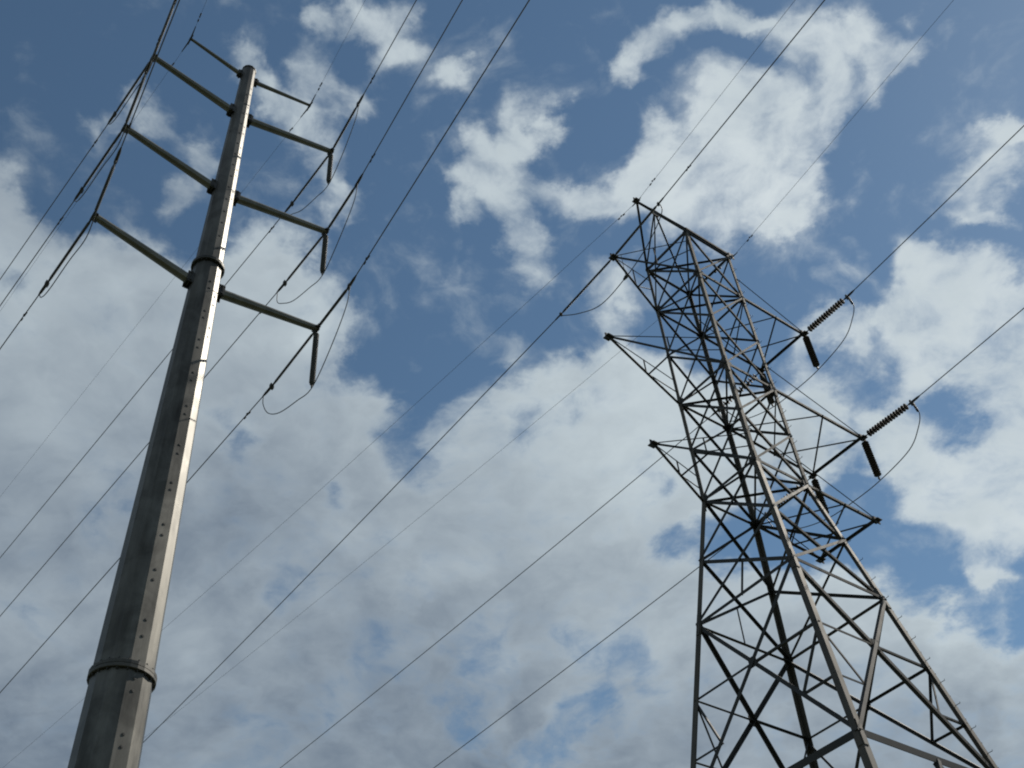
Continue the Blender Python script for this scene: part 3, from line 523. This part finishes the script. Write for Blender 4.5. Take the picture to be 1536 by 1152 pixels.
FACES = ((cL, cF, -U), (cD, cR, U), (cL, cD, V), (cF, cR, -V))
for a, b, out in FACES:
    for k in range(7):                   # X-braced panels of the body and the upper flare
        w = 0.088 if k < 3 else (0.1 if k < 5 else 0.115)
        member('diagonal_brace', nk(a, k + 1), nk(b, k), w, out, lift=0.016)
        member('diagonal_brace', nk(a, k), nk(b, k + 1), w, out, lift=-0.034, flip=True)
    for k in (0, 1, 3, 5, 7):
        member('horizontal_brace', nk(a, k), nk(b, k), 0.13 if k else 0.15, out, lift=-0.002)
    member('belt_brace', nk(a, 9), nk(b, 9), 0.24, out, lift=-0.002)
    # the big splayed panel under level 7, braced again at half height
    member('diagonal_brace', nk(a, 9), nk(b, 7), 0.15, out, lift=0.02)
    member('diagonal_brace', nk(a, 7), nk(b, 9), 0.15, out, lift=-0.045, flip=True)
    h7, h9 = half(LEV[7]), half(LEV[9])
    tx_ = h7 / (h7 + h9)
    X = nk(a, 7).lerp(nk(b, 9), tx_)
    a8, b8 = node(a, X.z), node(b, X.z)
    for s_, o_ in ((a, b), (b, a)):
        leg_mid = node(s_, X.z)
        member('redundant_brace', leg_mid, X, 0.085, out, lift=-0.06)
        leg_low = node(s_, (X.z + LEV[9]) / 2)
        low_mid = nk(o_, 7).lerp(nk(s_, 9), tx_ + (1 - tx_) * 0.5)
        member('redundant_brace', leg_mid, low_mid, 0.075, out, lift=-0.062)
        member('redundant_brace', leg_low, low_mid, 0.075, out, lift=-0.064)
        # lowest panels down to the footings
        member('diagonal_brace', nk(s_, 11), (nk(a, 9) + nk(b, 9)) / 2, 0.16, out, lift=0.02 if s_ == a else -0.05)
        mid = nk(s_, 11).lerp((nk(a, 9) + nk(b, 9)) / 2, 0.5)
        member('redundant_brace', node(s_, mid.z), mid, 0.085, out, lift=-0.06)
    m = MB()
    d_ = (nk(b, 8) - nk(a, 8)).normalized()
    m.box(X - out * 0.012, d_ * 0.17, ZU * 0.19, out * 0.008)
    m.build('gusset_plate', M_BRACE, tower)
    # gusset plates where arms and belts meet the legs
    for k in (0, 1, 3, 5, 7, 9):
        for s_, o_ in ((a, b), (b, a)):
            d_ = (nk(o_, k) - nk(s_, k)).normalized()
            m = MB()
            sz = 0.17 if k in (1, 3, 5) else 0.125
            m.box(nk(s_, k) + d_ * sz * 0.9 + out * 0.006, d_ * sz, ZU * sz * 0.8, out * 0.006)
            m.build('gusset_plate', M_BRACE, tower)

# hangers in the left face and the far face
member('hanger', nk(cL, 6).lerp(nk(cF, 7), 0.47), nk(cL, 7).lerp(nk(cF, 7), 0.47), 0.06, -U, lift=-0.06)
member('hanger', nk(cL, 7).lerp(nk(cD, 6), 0.5), nk(cL, 7).lerp(nk(cD, 7), 0.5), 0.06, V, lift=-0.06)
# plan bracing at arm levels
for k in (0, 1, 3, 5):
    member('plan_brace', nk(cL, k), nk(cR, k), 0.085, ZU, lift=-0.03)
    member('plan_brace', nk(cF, k), nk(cD, k), 0.085, ZU, lift=0.03)

# step bolts up the right-hand leg
zz, i = LEV[9] - 1.5, 0
while zz < LEV[0] - 0.3:
    p = node(cR, zz)
    m = MB()
    dr = (U if i % 2 else -V)
    ins = (V if i % 2 else -U) * 0.08
    m.tube([p + ins - dr * 0.03, p + ins + dr * 0.19, p + ins + dr * 0.191 + ZU * 0.045], 0.011, 5)
    m.build('step_bolt', M_DARK, tower, p)
    zz += 0.45 if i % 2 == 0 else 0.42
    i += 1


def loc_t(u, v, z):
    return T0 + U * u + V * v + ZU * z


TIPS = {}


def tip_plate(p, mat=M_DARK, s=0.17):
    m = MB()
    m.box(p, U * s, V * 0.02, ZU * s * 0.9)
    m.box(p - ZU * 0.02, U * s * 0.9, V * s, ZU * 0.016)
    m.tube([p - V * 0.09 + U * .05, p + V * 0.09 + U * .05], 0.035, 6)
    m.tube([p - V * 0.09 - U * .07, p + V * 0.09 - U * .07], 0.035, 6)
    return m


LEFT = ((1, 5.27, 0.09, 'upper'), (3, 6.58, 0.12, 'middle'), (5, 5.4, 0.0, 'lower'))
for k, reach, dv, word in LEFT:                       # pointed arms of the left side
    zt = LEV[k]
    tip = loc_t(-reach, dv, zt)
    arm = tip_plate(tip).build('crossarm', M_BRACE, tower, tip)
    TIPS['L%d' % k] = tip
    kk = k - 0.5 if k > 1 else 0.25
    for c, s_ in ((cL, V), (cF, -V)):
        member('chord', tip + s_ * 0.03, nk(c, k), 0.125, s_, arm, lift=0.0)
        member('tie_chord', tip + s_ * 0.02 + ZU * 0.06, nk(c, kk), 0.045, ZU + s_, arm, lift=0.0)
        mid = tip.lerp(nk(c, k), 0.52)
        top = tip.lerp(nk(c, kk), 0.52)
        member('lacing_brace', mid, top, 0.05, s_, arm)
        member('lacing_brace', mid, nk(c, kk).lerp(nk(c, k), 0.5 if k > 1 else .3), 0.055, s_, arm)
    member('lacing_brace', tip.lerp(nk(cL, k), 0.55), tip.lerp(nk(cF, k), 0.55), 0.06, ZU, arm, lift=0.03)

RIGHT = ((1, 5.63, 1.5, 'upper'), (3, 7.2, 1.62, 'middle'), (5, 5.64, 1.66, 'lower'))
for k, reach, fv, word in RIGHT:                      # square-ended arms of the right side
    zt = LEV[k]
    near = loc_t(reach, -1.46, zt)
    far = loc_t(reach, fv, zt)
    arm = tip_plate(near).build('crossarm', M_BRACE, tower, near)
    TIPS['Rn%d' % k], TIPS['Rf%d' % k] = near, far
    tip_plate(far).build('tip_plate', M_BRACE, arm, far)
    kk = k - 0.45
    nr, fr = nk(cR, k), nk(cD, k)
    member('chord', near, nr, 0.125, -V, arm)
    member('chord', far, fr, 0.11, V, arm)
    member('end_chord', near, far, 0.125, U, arm, lift=-0.01)
    member('tie_chord', near + ZU * 0.06, nk(cR, kk), 0.042, ZU - V, arm)
    member('tie_chord', far + ZU * 0.06, nk(cD, kk), 0.042, ZU + V, arm)
    nm, fm = near.lerp(nr, 0.47), far.lerp(fr, 0.47)
    member('lacing_brace', nm, far, 0.09, ZU, arm, lift=0.02)
    member('lacing_brace', nm, fr, 0.075, ZU, arm, lift=0.02)
    member('lacing_brace', near, fm, 0.085, ZU, arm, lift=-0.05)
    member('lacing_brace', nr, fm, 0.07, ZU, arm, lift=-0.05)

# earth-wire arm at the top left
pk = loc_t(-4.6, -1.42, LEV[0])
sarm = tip_plate(pk, s=0.15).build('shield_wire_arm', M_BRACE, tower, pk)
TIPS['G'] = pk
F0, L0, D0, R0 = (nk(c, 0) for c in (cF, cL, cD, cR))
member('chord', pk, F0, 0.13, -V, sarm)
member('chord', pk - ZU * 0.02, F0 + ZU * 0.14, 0.1, ZU, sarm)
member('chord', pk + V * 0.03, L0, 0.12, V, sarm)
bb = pk.lerp(F0, 0.36)
member('lacing_brace', bb, L0, 0.085, ZU, sarm, lift=0.02)
member('lacing_brace', bb, D0, 0.09, ZU, sarm, lift=-0.04)
member('lacing_brace', bb, nk(cL, 1), 0.07, ZU, sarm)
m = MB()
m.box(bb - ZU * 0.1, U * 0.2, V * 0.02, ZU * 0.22)
m.build('gusset_plate', M_BRACE, sarm)
member('top_chord', F0 + ZU * 0.14 - V * 0.05, R0 + ZU * 0.14 - V * 0.05, 0.12, -V)
TIPS['GR'] = R0 + U * 0.12 - V * 0.12 + ZU * 0.1
m = MB()
m.box(R0 + U * 0.06 - V * 0.07 + ZU * 0.04, U * 0.16, V * 0.018, ZU * 0.18)
m.build('earth_wire_bracket', M_DARK, tower)

# ================================================================== steel pole
P0 = Vector((-8.01085525, 18.32556133, 0))
PH = P0.normalized()                       # away from the camera
PS = Vector((PH.y, -PH.x, 0))              # to the right
FACE0 = 23.0


def pr(z):
    z -= EYE
    tab = ((-1.7, 0.755), (9.86, 0.592), (12.07, 0.562), (18.15, 0.468), (23.45, 0.388), (24.4, 0.366), (35.25, 0.219))
    for (z0, r0), (z1, r1) in zip(tab, tab[1:]):
        if z <= z1:
            return r0 + (r1 - r0) * (z - z0) / (z1 - z0)
    return tab[-1][1]


def pdir(deg):
    a = R(deg)
    return -PH * math.cos(a) + PS * math.sin(a)


pole = thing('transmission_pole', 'tall twelve-sided galvanised steel pole with four pairs of upswept arms', 'utility pole', P0)
ZF1, ZF2, ZTOP = 11.66 + EYE, 24.36 + EYE, 35.32 + EYE


def section(z0, z1, steps):
    m = MB()
    rings = []
    for i in range(steps + 1):
        z = z0 + (z1 - z0) * i / steps
        r = pr(z) / math.cos(math.pi / 12) * 1.0
        rings.append([P0 + pdir(FACE0 + 15 + 30 * k) * r + ZU * z for k in range(12)])
    m.loft(rings)
    m.build('shaft_section', M_POLE, pole)


section(0.35, ZF1 - 0.09, 4)
section(ZF1 + 0.09, ZF2 - 0.07, 5)
section(ZF2 + 0.07, ZTOP, 4)
m = MB()
m.lathe(P0 + ZU * ZTOP, ZU, ((-0.01, 0.245), (0.05, 0.245), (0.09, 0.12), (0.10, 0.01)), 12)
m.build('pole_cap', M_FLANGE, pole)
m = MB()
m.lathe(P0, ZU, ((-0.3, 1.15), (0.3, 1.15), (0.35, 1.1)), 24)
m.build('footing', M_CONC, pole)
for zf, rf, th in ((ZF1, 0.64, 0.085), (ZF2, 0.452, 0.06)):
    m = MB()
    m.lathe(P0 + ZU * zf, ZU, ((-th, rf - 0.012), (-th + 0.012, rf), (-0.006, rf), (-0.004, rf - 0.01), (0.004, rf - 0.01), (0.006, rf), (th - 0.012, rf), (th, rf - 0.012)), 28)
    fl = m.build('flange_ring', M_FLANGE, pole)
    b0 = None
    for k in range(20):
        p = P0 + pdir(k * 18 + 5) * (rf - 0.045) + ZU * zf
        if b0 is None:
            m = MB()
            m.lathe(p, ZU, ((-th - 0.04, 0.012), (-th - 0.025, 0.012), (-th - 0.024, 0.024), (-th, 0.024), (-th + 0.001, 0.012), (th - 0.001, 0.012),
                            (th, 0.024), (th + 0.03, 0.024), (th + 0.031, 0.013), (th + 0.05, 0.013)), 6)
            b0 = m.build('flange_bolt', M_DARK, fl, p)
        else:
            o = b0.copy()
            scene.collection.objects.link(o)
            o.parent = fl
            o.location = p - parent_loc(fl)

# paired step-bolt sockets up two of the faces
sock = None


def socket(deg, z):
    global sock
    d = pdir(deg + random.uniform(-1.2, 1.2))
    z += random.uniform(-0.03, 0.03)
    p = P0 + d * (pr(z) / math.cos(math.radians(deg - FACE0 - 30 * round((deg - FACE0) / 30)))) + ZU * z
    if sock is None:
        m = MB()
        m.lathe(p - d * 0.01, d, ((0, 0.036), (0.017, 0.034), (0.018, 0.02), (0.021, 0.019)), 8)
        sock = m.build('step_bolt_socket', M_DARK, pole, p)
        sock['_a'] = math.degrees(math.atan2(d.y, d.x))
        del sock['_a']
        socket.base = math.atan2(d.y, d.x)
    else:
        o = sock.copy()
        scene.collection.objects.link(o)
        o.parent = pole
        o.location = p - parent_loc(pole)
        o.rotation_euler.z = math.atan2(d.y, d.x) - socket.base


for zc_ in [23.46, 23.18, 22.22, 21.93, 21.08, 20.8, 19.84, 19.6, 18.68, 18.44, 17.47, 17.19, 16.32, 16.07, 15.11, 14.84, 13.96, 13.69, 12.72, 12.33, 11.41, 11.13, 10.25, 9.99]:
    socket(FACE0 - 1, zc_ + EYE)
z_ = 21.4
while z_ < 34.6:
    socket(FACE0 + 30, z_ + EYE)
    socket(FACE0 + 30, z_ + 0.36 + EYE)
    z_ += 1.22
z_ = 24.9
while z_ < 34.0:
    socket(FACE0, z_ + EYE)
    z_ += 0.61

ARMS = [  # side, root height, tip reach, tip height, root radius, tip radius, words
    (-1, 34.88, 2.16, 35.34, 0.08, 0.05, 'top left'), (-1, 32.45, 3.09, 33.08, 0.13, 0.092, 'upper left'),
    (-1, 28.02, 3.21, 28.73, 0.135, 0.095, 'middle left'), (-1, 23.58, 3.21, 24.36, 0.14, 0.098, 'lower left'),
    (1, 34.86, 2.36, 35.36, 0.08, 0.05, 'top right'), (1, 32.40, 3.36, 33.22, 0.13, 0.092, 'upper right'),
    (1, 28.03, 3.43, 28.64, 0.135, 0.095, 'middle right'), (1, 23.60, 3.41, 23.98, 0.14, 0.098, 'lower right')]
PT = {}
for i, (s, zr, reach, zt, ra, rb, word) in enumerate(ARMS):
    zr += EYE
    zt += EYE
    r0 = pr(zr)
    d = U * s
    root = P0 + d * (r0 + 0.10) + ZU * (zr + 0.10 * (zt - zr) / reach)
    tip = P0 + d * reach + ZU * zt
    ax_ = (tip - root).normalized()
    sd = V.copy()
    upv = ax_.cross(sd).normalized()
    if upv.z < 0:
        upv = -upv
    m = MB()
    n = 8
    m.loft([[root.lerp(tip, t) + (sd * math.cos(2 * math.pi * k / n) + upv * math.sin(2 * math.pi * k / n)) * (ra + (rb - ra) * t)
             for k in range(n)] for t in (0, 0.5, 1)])
    arm = m.build('davit_arm', M_ARM, pole, root)
    b = MB()                                   # base plate, two lugs and through bolts at the pole
    b.box(root - ax_ * 0.012, ax_ * 0.016, sd * ra * 1.2, upv * ra * 1.35)
    for sg in (-1, 1):
        b.box(P0 + d * (r0 + 0.03) + ZU * zr + sd * sg * ra * 0.95, d * 0.12, sd * 0.016, ZU * ra * 1.45)
    for hz in (-1, 1):
        c_ = P0 + d * (r0 + 0.06) + ZU * (zr + hz * ra * 1.0)
        b.tube([c_ - sd * (ra * 0.95 + 0.05), c_ + sd * (ra * 0.95 + 0.05)], 0.03, 6)
    b.build('arm_bracket', M_DARK, arm)
    e = MB()                                   # end plate with the eyes the strings hook on to
    e.box(tip + ax_ * 0.012, ax_ * 0.014, sd * rb * 1.15, upv * rb * 1.2)
    if i % 4:
        e.box(tip - ZU * 0.02 - ax_ * 0.02, ax_ * 0.07, sd * 0.15, ZU * 0.016)
        e.box(tip - ZU * (rb + 0.04) - ax_ * 0.05, ax_ * 0.06, sd * 0.016, ZU * 0.07)
    else:
        e.tube([tip - sd * 0.2 - ZU * 0.08, tip + ZU * 0.0, tip + sd * 0.2 - ZU * 0.08], 0.03, 6)
    e.build('end_plate', M_DARK, arm)
    PT[word] = tip + ax_ * 0.0


# ================================================================== insulators, conductors, jumpers
def heading(off, side):
    """unit direction along the line; side +1 runs away from the camera, -1 over it"""
    a = R(off)
    return (V * math.cos(a) + U * math.sin(a)) * side


def strung(p0, dirv, slope, b, length, first=0.0):
    pts = []
    s = 0.0
    step = 1.0
    while s < length:
        pts.append(p0 + dirv * s + ZU * (slope * s + b * s * s))
        s += step
        step = min(step * 1.12, 8)
    pts.append(p0 + dirv * length + ZU * (slope * length + b * length * length))
    return pts


disc_mesh = None


def disc_string(a, b, label, group, n=15):
    """string of porcelain discs from a (structure end) to b"""
    global disc_mesh
    a, b = Vector(a), Vector(b)
    d = (b - a)
    L = d.length
    d.normalize()
    t = thing('insulator_string', label, 'insulator', a, group)
    lead = 0.22
    pitch = (L - 2 * lead) / n
    for k in range(n):
        if disc_mesh is None:
            m = MB()
            m.lathe((0, 0, 0), (0, 0, 1), ((-0.075, 0.02), (-0.05, 0.05), (-0.012, 0.062), (-0.006, 0.155), (0.012, 0.168), (0.022, 0.155),
                                          (0.028, 0.10), (0.036, 0.055), (0.06, 0.028), (0.078, 0.02)), 14)
            o = m.build('insulator_disc', M_GLAZE, t)
            shade_smooth(o)
            disc_mesh = o.data
        else:
            o = bpy.data.objects.new('insulator_disc', disc_mesh)
            scene.collection.objects.link(o)
            o.parent = t
        o.location = d * (lead + pitch * (k + 0.5))
        o.rotation_euler = (d).to_track_quat('Z', 'Y').to_euler()
    for q0, q1 in ((a, a + d * lead), (b, b - d * lead)):
        m = MB()
        m.tube([q0, q1], 0.025, 6)
        m.tube([q0.lerp(q1, 0.1), q0.lerp(q1, 0.5)], 0.05, 6)
        m.build('end_fitting', M_DARK, t)
    return t, d


def rod_insulator(a, b, label, group, rad, core, cat='insulator', pitch=0.055):
    """polymer rod with a stack of small sheds"""
    a, b = Vector(a), Vector(b)
    d = b - a
    L = d.length
    d.normalize()
    t = thing('rod_insulator', label, cat, a, group)
    m = MB()
    z = 0.16
    prof = [(0.12, core)]
    while z < L - 0.2:
        prof += [(z, core), (z + 0.006, rad), (z + 0.014, rad * 0.96), (z + 0.026, core)]
        z += pitch
    prof.append((L - 0.13, core))
    m.lathe(a, d, prof, 10)
    o = m.build('shed_stack', M_RUBBER, t)
    shade_smooth(o)
    for q0, q1 in ((a, a + d * 0.16), (b, b - d * 0.16)):
        m = MB()
        m.tube([q0, q1], [0.022, 0.034], 7)
        m.build('end_fitting', M_DARK, t)
    return t, d


def clamp(parent, p, d, r=0.05, L=0.42, tail=None):
    """dead-end clamp, a thick sleeve with a bolted tongue"""
    m = MB()
    m.tube([p - d * 0.06, p, p + d * L * 0.7, p + d * L], [r * 0.7, r, r * 0.85, r * 0.4], 8)
    m.box(p + d * 0.02, d * 0.05, V.cross(d).normalized() * r * 1.5, ZU * r * 1.2)
    if tail is not None:
        m.tube([p + d * 0.05, p + Vector(tail)], r * 0.6, 6)
    return m.build('dead_end_clamp', M_DARK, parent)


def damper(cable, p, d, r, s=1.0):
    m = MB()
    n_ = -ZU
    m.tube([p, p + n_ * 0.08 * s], 0.014 * s, 5)
    m.tube([p + n_ * 0.08 * s - d * 0.2 * s, p + n_ * 0.085 * s, p + n_ * 0.08 * s + d * 0.2 * s], 0.01 * s, 5)
    for sg in (-1, 1):
        c_ = p + n_ * 0.085 * s + d * (0.2 * s * sg)
        m.tube([c_ - d * 0.07 * s, c_ + d * 0.07 * s], 0.04 * s, 7)
    m.box(p, d * 0.04 * s, d.cross(ZU).normalized() * (r + 0.012), ZU * (r + 0.012))
    m.build('vibration_damper', M_DARK, cable, p)


def cable(name, pts, r, label, cat, group, n=6):
    m = MB()
    m.tube(pts, r, n)
    o = m.build(name, M_WIRE, None, pts[0])
    shade_smooth(o)
    tag(o, label, cat, group)
    return o


def catmull(P, sub=7):
    P = [Vector(p) for p in P]
    Q = [P[0] * 2 - P[1]] + P + [P[-1] * 2 - P[-2]]
    out = []
    for i in range(1, len(Q) - 2):
        for k in range(sub):
            t = k / sub
            a, b, c, d = Q[i - 1:i + 3]
            out.append(0.5 * ((2 * b) + (c - a) * t + (2 * a - 5 * b + 4 * c - d) * t * t + (3 * b - a - 3 * c + d) * t ** 3))
    out.append(P[-1])
    return out


SAG = 0.0004
SPAN = 150.0
R_T, R_P, R_G = 0.0235, 0.015, 0.0085


def string_and_wire(tip, off, side, sl, ss, a, kind, slabel, wlabel, sgroup, wgroup, r, damp=()):
    h = heading(off, side)
    de = tip + h * sl + ZU * (ss * sl)
    st = tip + h * 0.1 - ZU * 0.03
    if kind == 'disc':
        t, d = disc_string(st, de, slabel, sgroup)
        clamp(t, de, (h + ZU * a).normalized(), 0.06, 0.55)
    else:
        big = sl > 3
        t, d = rod_insulator(st, de, slabel, sgroup, 0.06 if big else 0.044, 0.044 if big else 0.032, pitch=0.042)
        clamp(t, de, (h + ZU * a).normalized(), 0.045, 0.5)
    w = cable('conductor_wire', strung(de, h, a, SAG, SPAN), r, wlabel, 'power line', wgroup)
    for s_ in damp:
        p = de + h * s_ + ZU * (a * s_ + SAG * s_ * s_)
        damper(w, p, (h + ZU * a).normalized(), r, 0.9 if kind == 'disc' else 0.62)
    return de, h


WG_T = 'conductors strung from the lattice tower'
WG_P = 'conductors strung from the steel pole'
IG_T = 'insulator strings on the lattice tower'
IG_P = 'rod insulators on the steel pole'
JG = 'jumper loops under the arm tips'

# lattice tower, left upper arm: one conductor carried past the tip
tL = TIPS['L1']
d1, h1 = string_and_wire(tL, 7, -1, 3.45, -0.10, -0.068, 'rod', 'dark rod insulator rising from upper left lattice arm, crossing the tower top',
                         'thick wire rising to the upper right from the lattice tower top', IG_T, WG_T, R_T, (2.2,))
d2, h2 = string_and_wire(tL, -4, 1, 3.6, -0.16, -0.116, 'rod', 'dark rod insulator running down-left from upper left lattice arm tip',
                         'wire from upper left lattice arm, crossing the sky down to the pole foot', IG_T, WG_T, R_T)
pts = catmull([d1 + h1 * 0.1, d1 + h1 * 0.05 - ZU * 0.75, tL - V * 1.95 - ZU * 1.4, tL - V * 0.46 - ZU * 1.92, tL + V * 1.25 - ZU * 2.05,
               tL + V * 2.7 - ZU * 1.25, d2 + h2 * 0.15])
cable('jumper_wire', pts, R_T * 0.92, 'drooping jumper loop under the upper left lattice arm', 'jumper', JG)
post = MB()
pj = tL - V * 0.46 - ZU * 1.92
t = thing('jumper_clamp', 'small dark clamp holding the jumper under the upper left lattice arm', 'clamp', pj)
post.tube([pj - V * 0.16 + ZU * 0.07, pj, pj + V * 0.16 - ZU * 0.03], [0.05, 0.09, 0.05], 8)
post.build('clamp_body', M_DARK, t)
pm = MB()
pm.tube([pj + ZU * 0.05, pj + ZU * 1.55], 0.012, 5)
pm.build('suspension_rod', M_DARK, t)

# lattice tower, right arms: near and far corners joined by a jumper on two hanging strings
for k, word, an, af in ((1, 'upper', -0.058, -0.061), (3, 'middle', -0.054, -0.075)):
    near, far = TIPS['Rn%d' % k], TIPS['Rf%d' % k]
    dn, hn = string_and_wire(near, 7, -1, 2.92, -0.14, an, 'disc',
                             'ribbed disc string slanting up-right from the %s right lattice arm' % word,
                             'wire rising to the right frame edge from the %s right lattice arm' % word, IG_T, WG_T, R_T)
    df, hf = string_and_wire(far, -4, 1, 2.95, -0.13, af, 'disc',
                             'disc string behind the lattice, at the far corner of the %s right arm' % word,
                             'wire from the %s right lattice arm, passing behind the tower to lower left' % word, IG_T, WG_T, R_T)
    hb, fb = near - ZU * 2.5, far - ZU * 2.5
    disc_string(near - ZU * 0.05, hb, 'disc string hanging at the outer corner of the %s right lattice arm' % word, IG_T)
    disc_string(far - ZU * 0.05, fb, 'disc string hanging beside the tower leg from the %s right lattice arm' % word, IG_T)
    drop = MB()
    p0 = dn + hn * 0.08
    pts = catmull([p0, p0 + hn * 0.1 - ZU * 0.75, p0 - hn * 0.25 - ZU * 1.35, p0 - hn * 1.1 - ZU * 1.95, hb - ZU * 0.06,
                   (hb + fb) * 0.5 - ZU * 0.14, fb - ZU * 0.06, fb + hf * 1.5 + ZU * 0.35, df - hf * 0.25 - ZU * 1.0, df + hf * 0.1])
    jw = cable('jumper_wire', pts, R_T * 0.9, 'long jumper loop swinging under the %s right lattice arm' % word, 'jumper', JG)
    drop.tube([p0, p0 + hn * 0.07 - ZU * 0.62], 0.055, 7)
    drop.build('jumper_terminal', M_DARK, jw)

# earth wires of the tower
for tip, name, sl_u, sl_d in ((TIPS['G'], 'top left corner', -0.055, -0.009), (TIPS['GR'], 'top right corner', -0.018, -0.014)):
    hu, hd = heading(7, -1), heading(-5, 1)
    pu = strung(tip - ZU * 0.12, hu, sl_u, SAG, SPAN)
    pd = strung(tip - ZU * 0.12, hd, sl_d, SAG, SPAN)
    w = cable('earth_wire', list(reversed(pd)) + pu[1:], R_G, 'thin earth wire over the %s of the lattice tower' % name, 'earth wire',
              'earth wires above the conductors', 5)
    m = MB()
    m.tube([tip + ZU * 0.05, tip - ZU * 0.12], 0.03, 6)
    m.tube([tip - ZU * 0.12 - V * 0.3, tip - ZU * 0.10, tip - ZU * 0.12 + V * 0.3], [0.02, 0.035, 0.02], 6)
    m.build('suspension_clamp', M_DARK, w)
    damper(w, tip - ZU * 0.12 + hu * 1.3, hu, R_G, 0.8)
    damper(w, tip - ZU * 0.12 + hd * 1.0, hd, R_G, 0.8)

# pole: three phases on each side
PW = {'upper right': ((2.16, -0.08, -0.062), (2.32, -0.21, -0.085), 2.0), 'middle right': ((2.27, -0.18, -0.012), (2.25, -0.17, -0.09), 2.2),
      'lower right': ((2.21, -0.25, -0.045), (2.22, -0.25, -0.107), 2.42),
      'upper left': ((2.2, -0.15, -0.06), (2.3, -0.2, -0.09), 2.0), 'middle left': ((2.2, -0.18, -0.05), (2.4, -0.18, -0.09), 2.2),
      'lower left': ((2.2, -0.22, -0.05), (2.4, -0.2, -0.1), 2.4)}
PHEAD = {'right': (5.8, -5.3), 'left': (5.8, -5.6)}
for word, (uu, dd, hang) in PW.items():
    tip = PT[word]
    sidew = word.split()[1]
    ho, hd_ = PHEAD[sidew]
    d1, h1 = string_and_wire(tip, ho, -1, uu[0], uu[1], uu[2], 'rod', 'slim dark rod insulator rising from the %s arm of the steel pole' % word,
                             'wire climbing towards the top edge from the %s arm of the steel pole' % word, IG_P, WG_P, R_P, (1.15,))
    d2, h2 = string_and_wire(tip, hd_, 1, dd[0], dd[1], dd[2], 'rod', 'slim dark rod insulator descending from the %s arm of the steel pole' % word,
                             'wire descending to the left edge from the %s arm of the steel pole' % word, IG_P, WG_P, R_P, (1.3,))
    if sidew == 'left':                        # this circuit's jumpers hang free, close under the strings
        pts = catmull([d1 + h1 * 0.12, d1 - h1 * 0.3 - ZU * 0.5, tip + h1 * 0.9 - ZU * 0.85, tip - ZU * 0.95, tip + h2 * 0.9 - ZU * 1.0,
                       d2 - h2 * 0.45 - ZU * 0.72, d2 + h2 * 0.1 - ZU * 0.5, d2 + h2 * 0.45 - ZU * 0.03])
    else:
        pb = tip - ZU * hang
        rod_insulator(tip - ZU * 0.1, pb, 'thick dark post insulator hanging under the %s arm of the steel pole' % word, IG_P, 0.085, 0.062, pitch=0.05)
        pts = catmull([d1 + h1 * 0.12, d1 - h1 * 0.12 - ZU * 0.75, tip + h1 * 1.05 - ZU * (hang * 0.86), pb - ZU * 0.02, tip + h2 * 0.7 - ZU * (hang - 0.06),
                       tip + h2 * 1.6 - ZU * (hang - 0.3), tip + h2 * 2.25 - ZU * (hang - 0.78), tip + h2 * 2.62 - ZU * 1.0, d2 + h2 * 0.45 - ZU * 0.03])
    cable('jumper_wire', pts, R_P * 0.95, 'thin jumper loop swinging under the %s arm of the steel pole' % word, 'jumper', JG)

for word in ('top left', 'top right'):
    tip = PT[word]
    hu, hd = heading(5.8, -1), heading(-5.3, 1)
    pu = strung(tip - ZU * 0.1, hu, -0.06, SAG, SPAN)
    pd = strung(tip - ZU * 0.1, hd, -0.08, SAG, SPAN)
    w = cable('earth_wire', list(reversed(pd)) + pu[1:], R_G * 0.5, 'hair-thin earth wire through the tip of the %s arm of the steel pole' % word,
              'earth wire', 'earth wires above the conductors', 5)
    m = MB()
    m.tube([tip - ZU * 0.1 + hu * 0.55, tip - ZU * 0.09, tip - ZU * 0.1 + hd * 0.55], [0.014, 0.03, 0.014], 6)
    m.build('suspension_clamp', M_DARK, w)
    damper(w, tip - ZU * 0.12 + hu * 0.95, hu, R_G, 0.6)
    damper(w, tip - ZU * 0.12 + hd * 1.2, hd, R_G, 0.6)
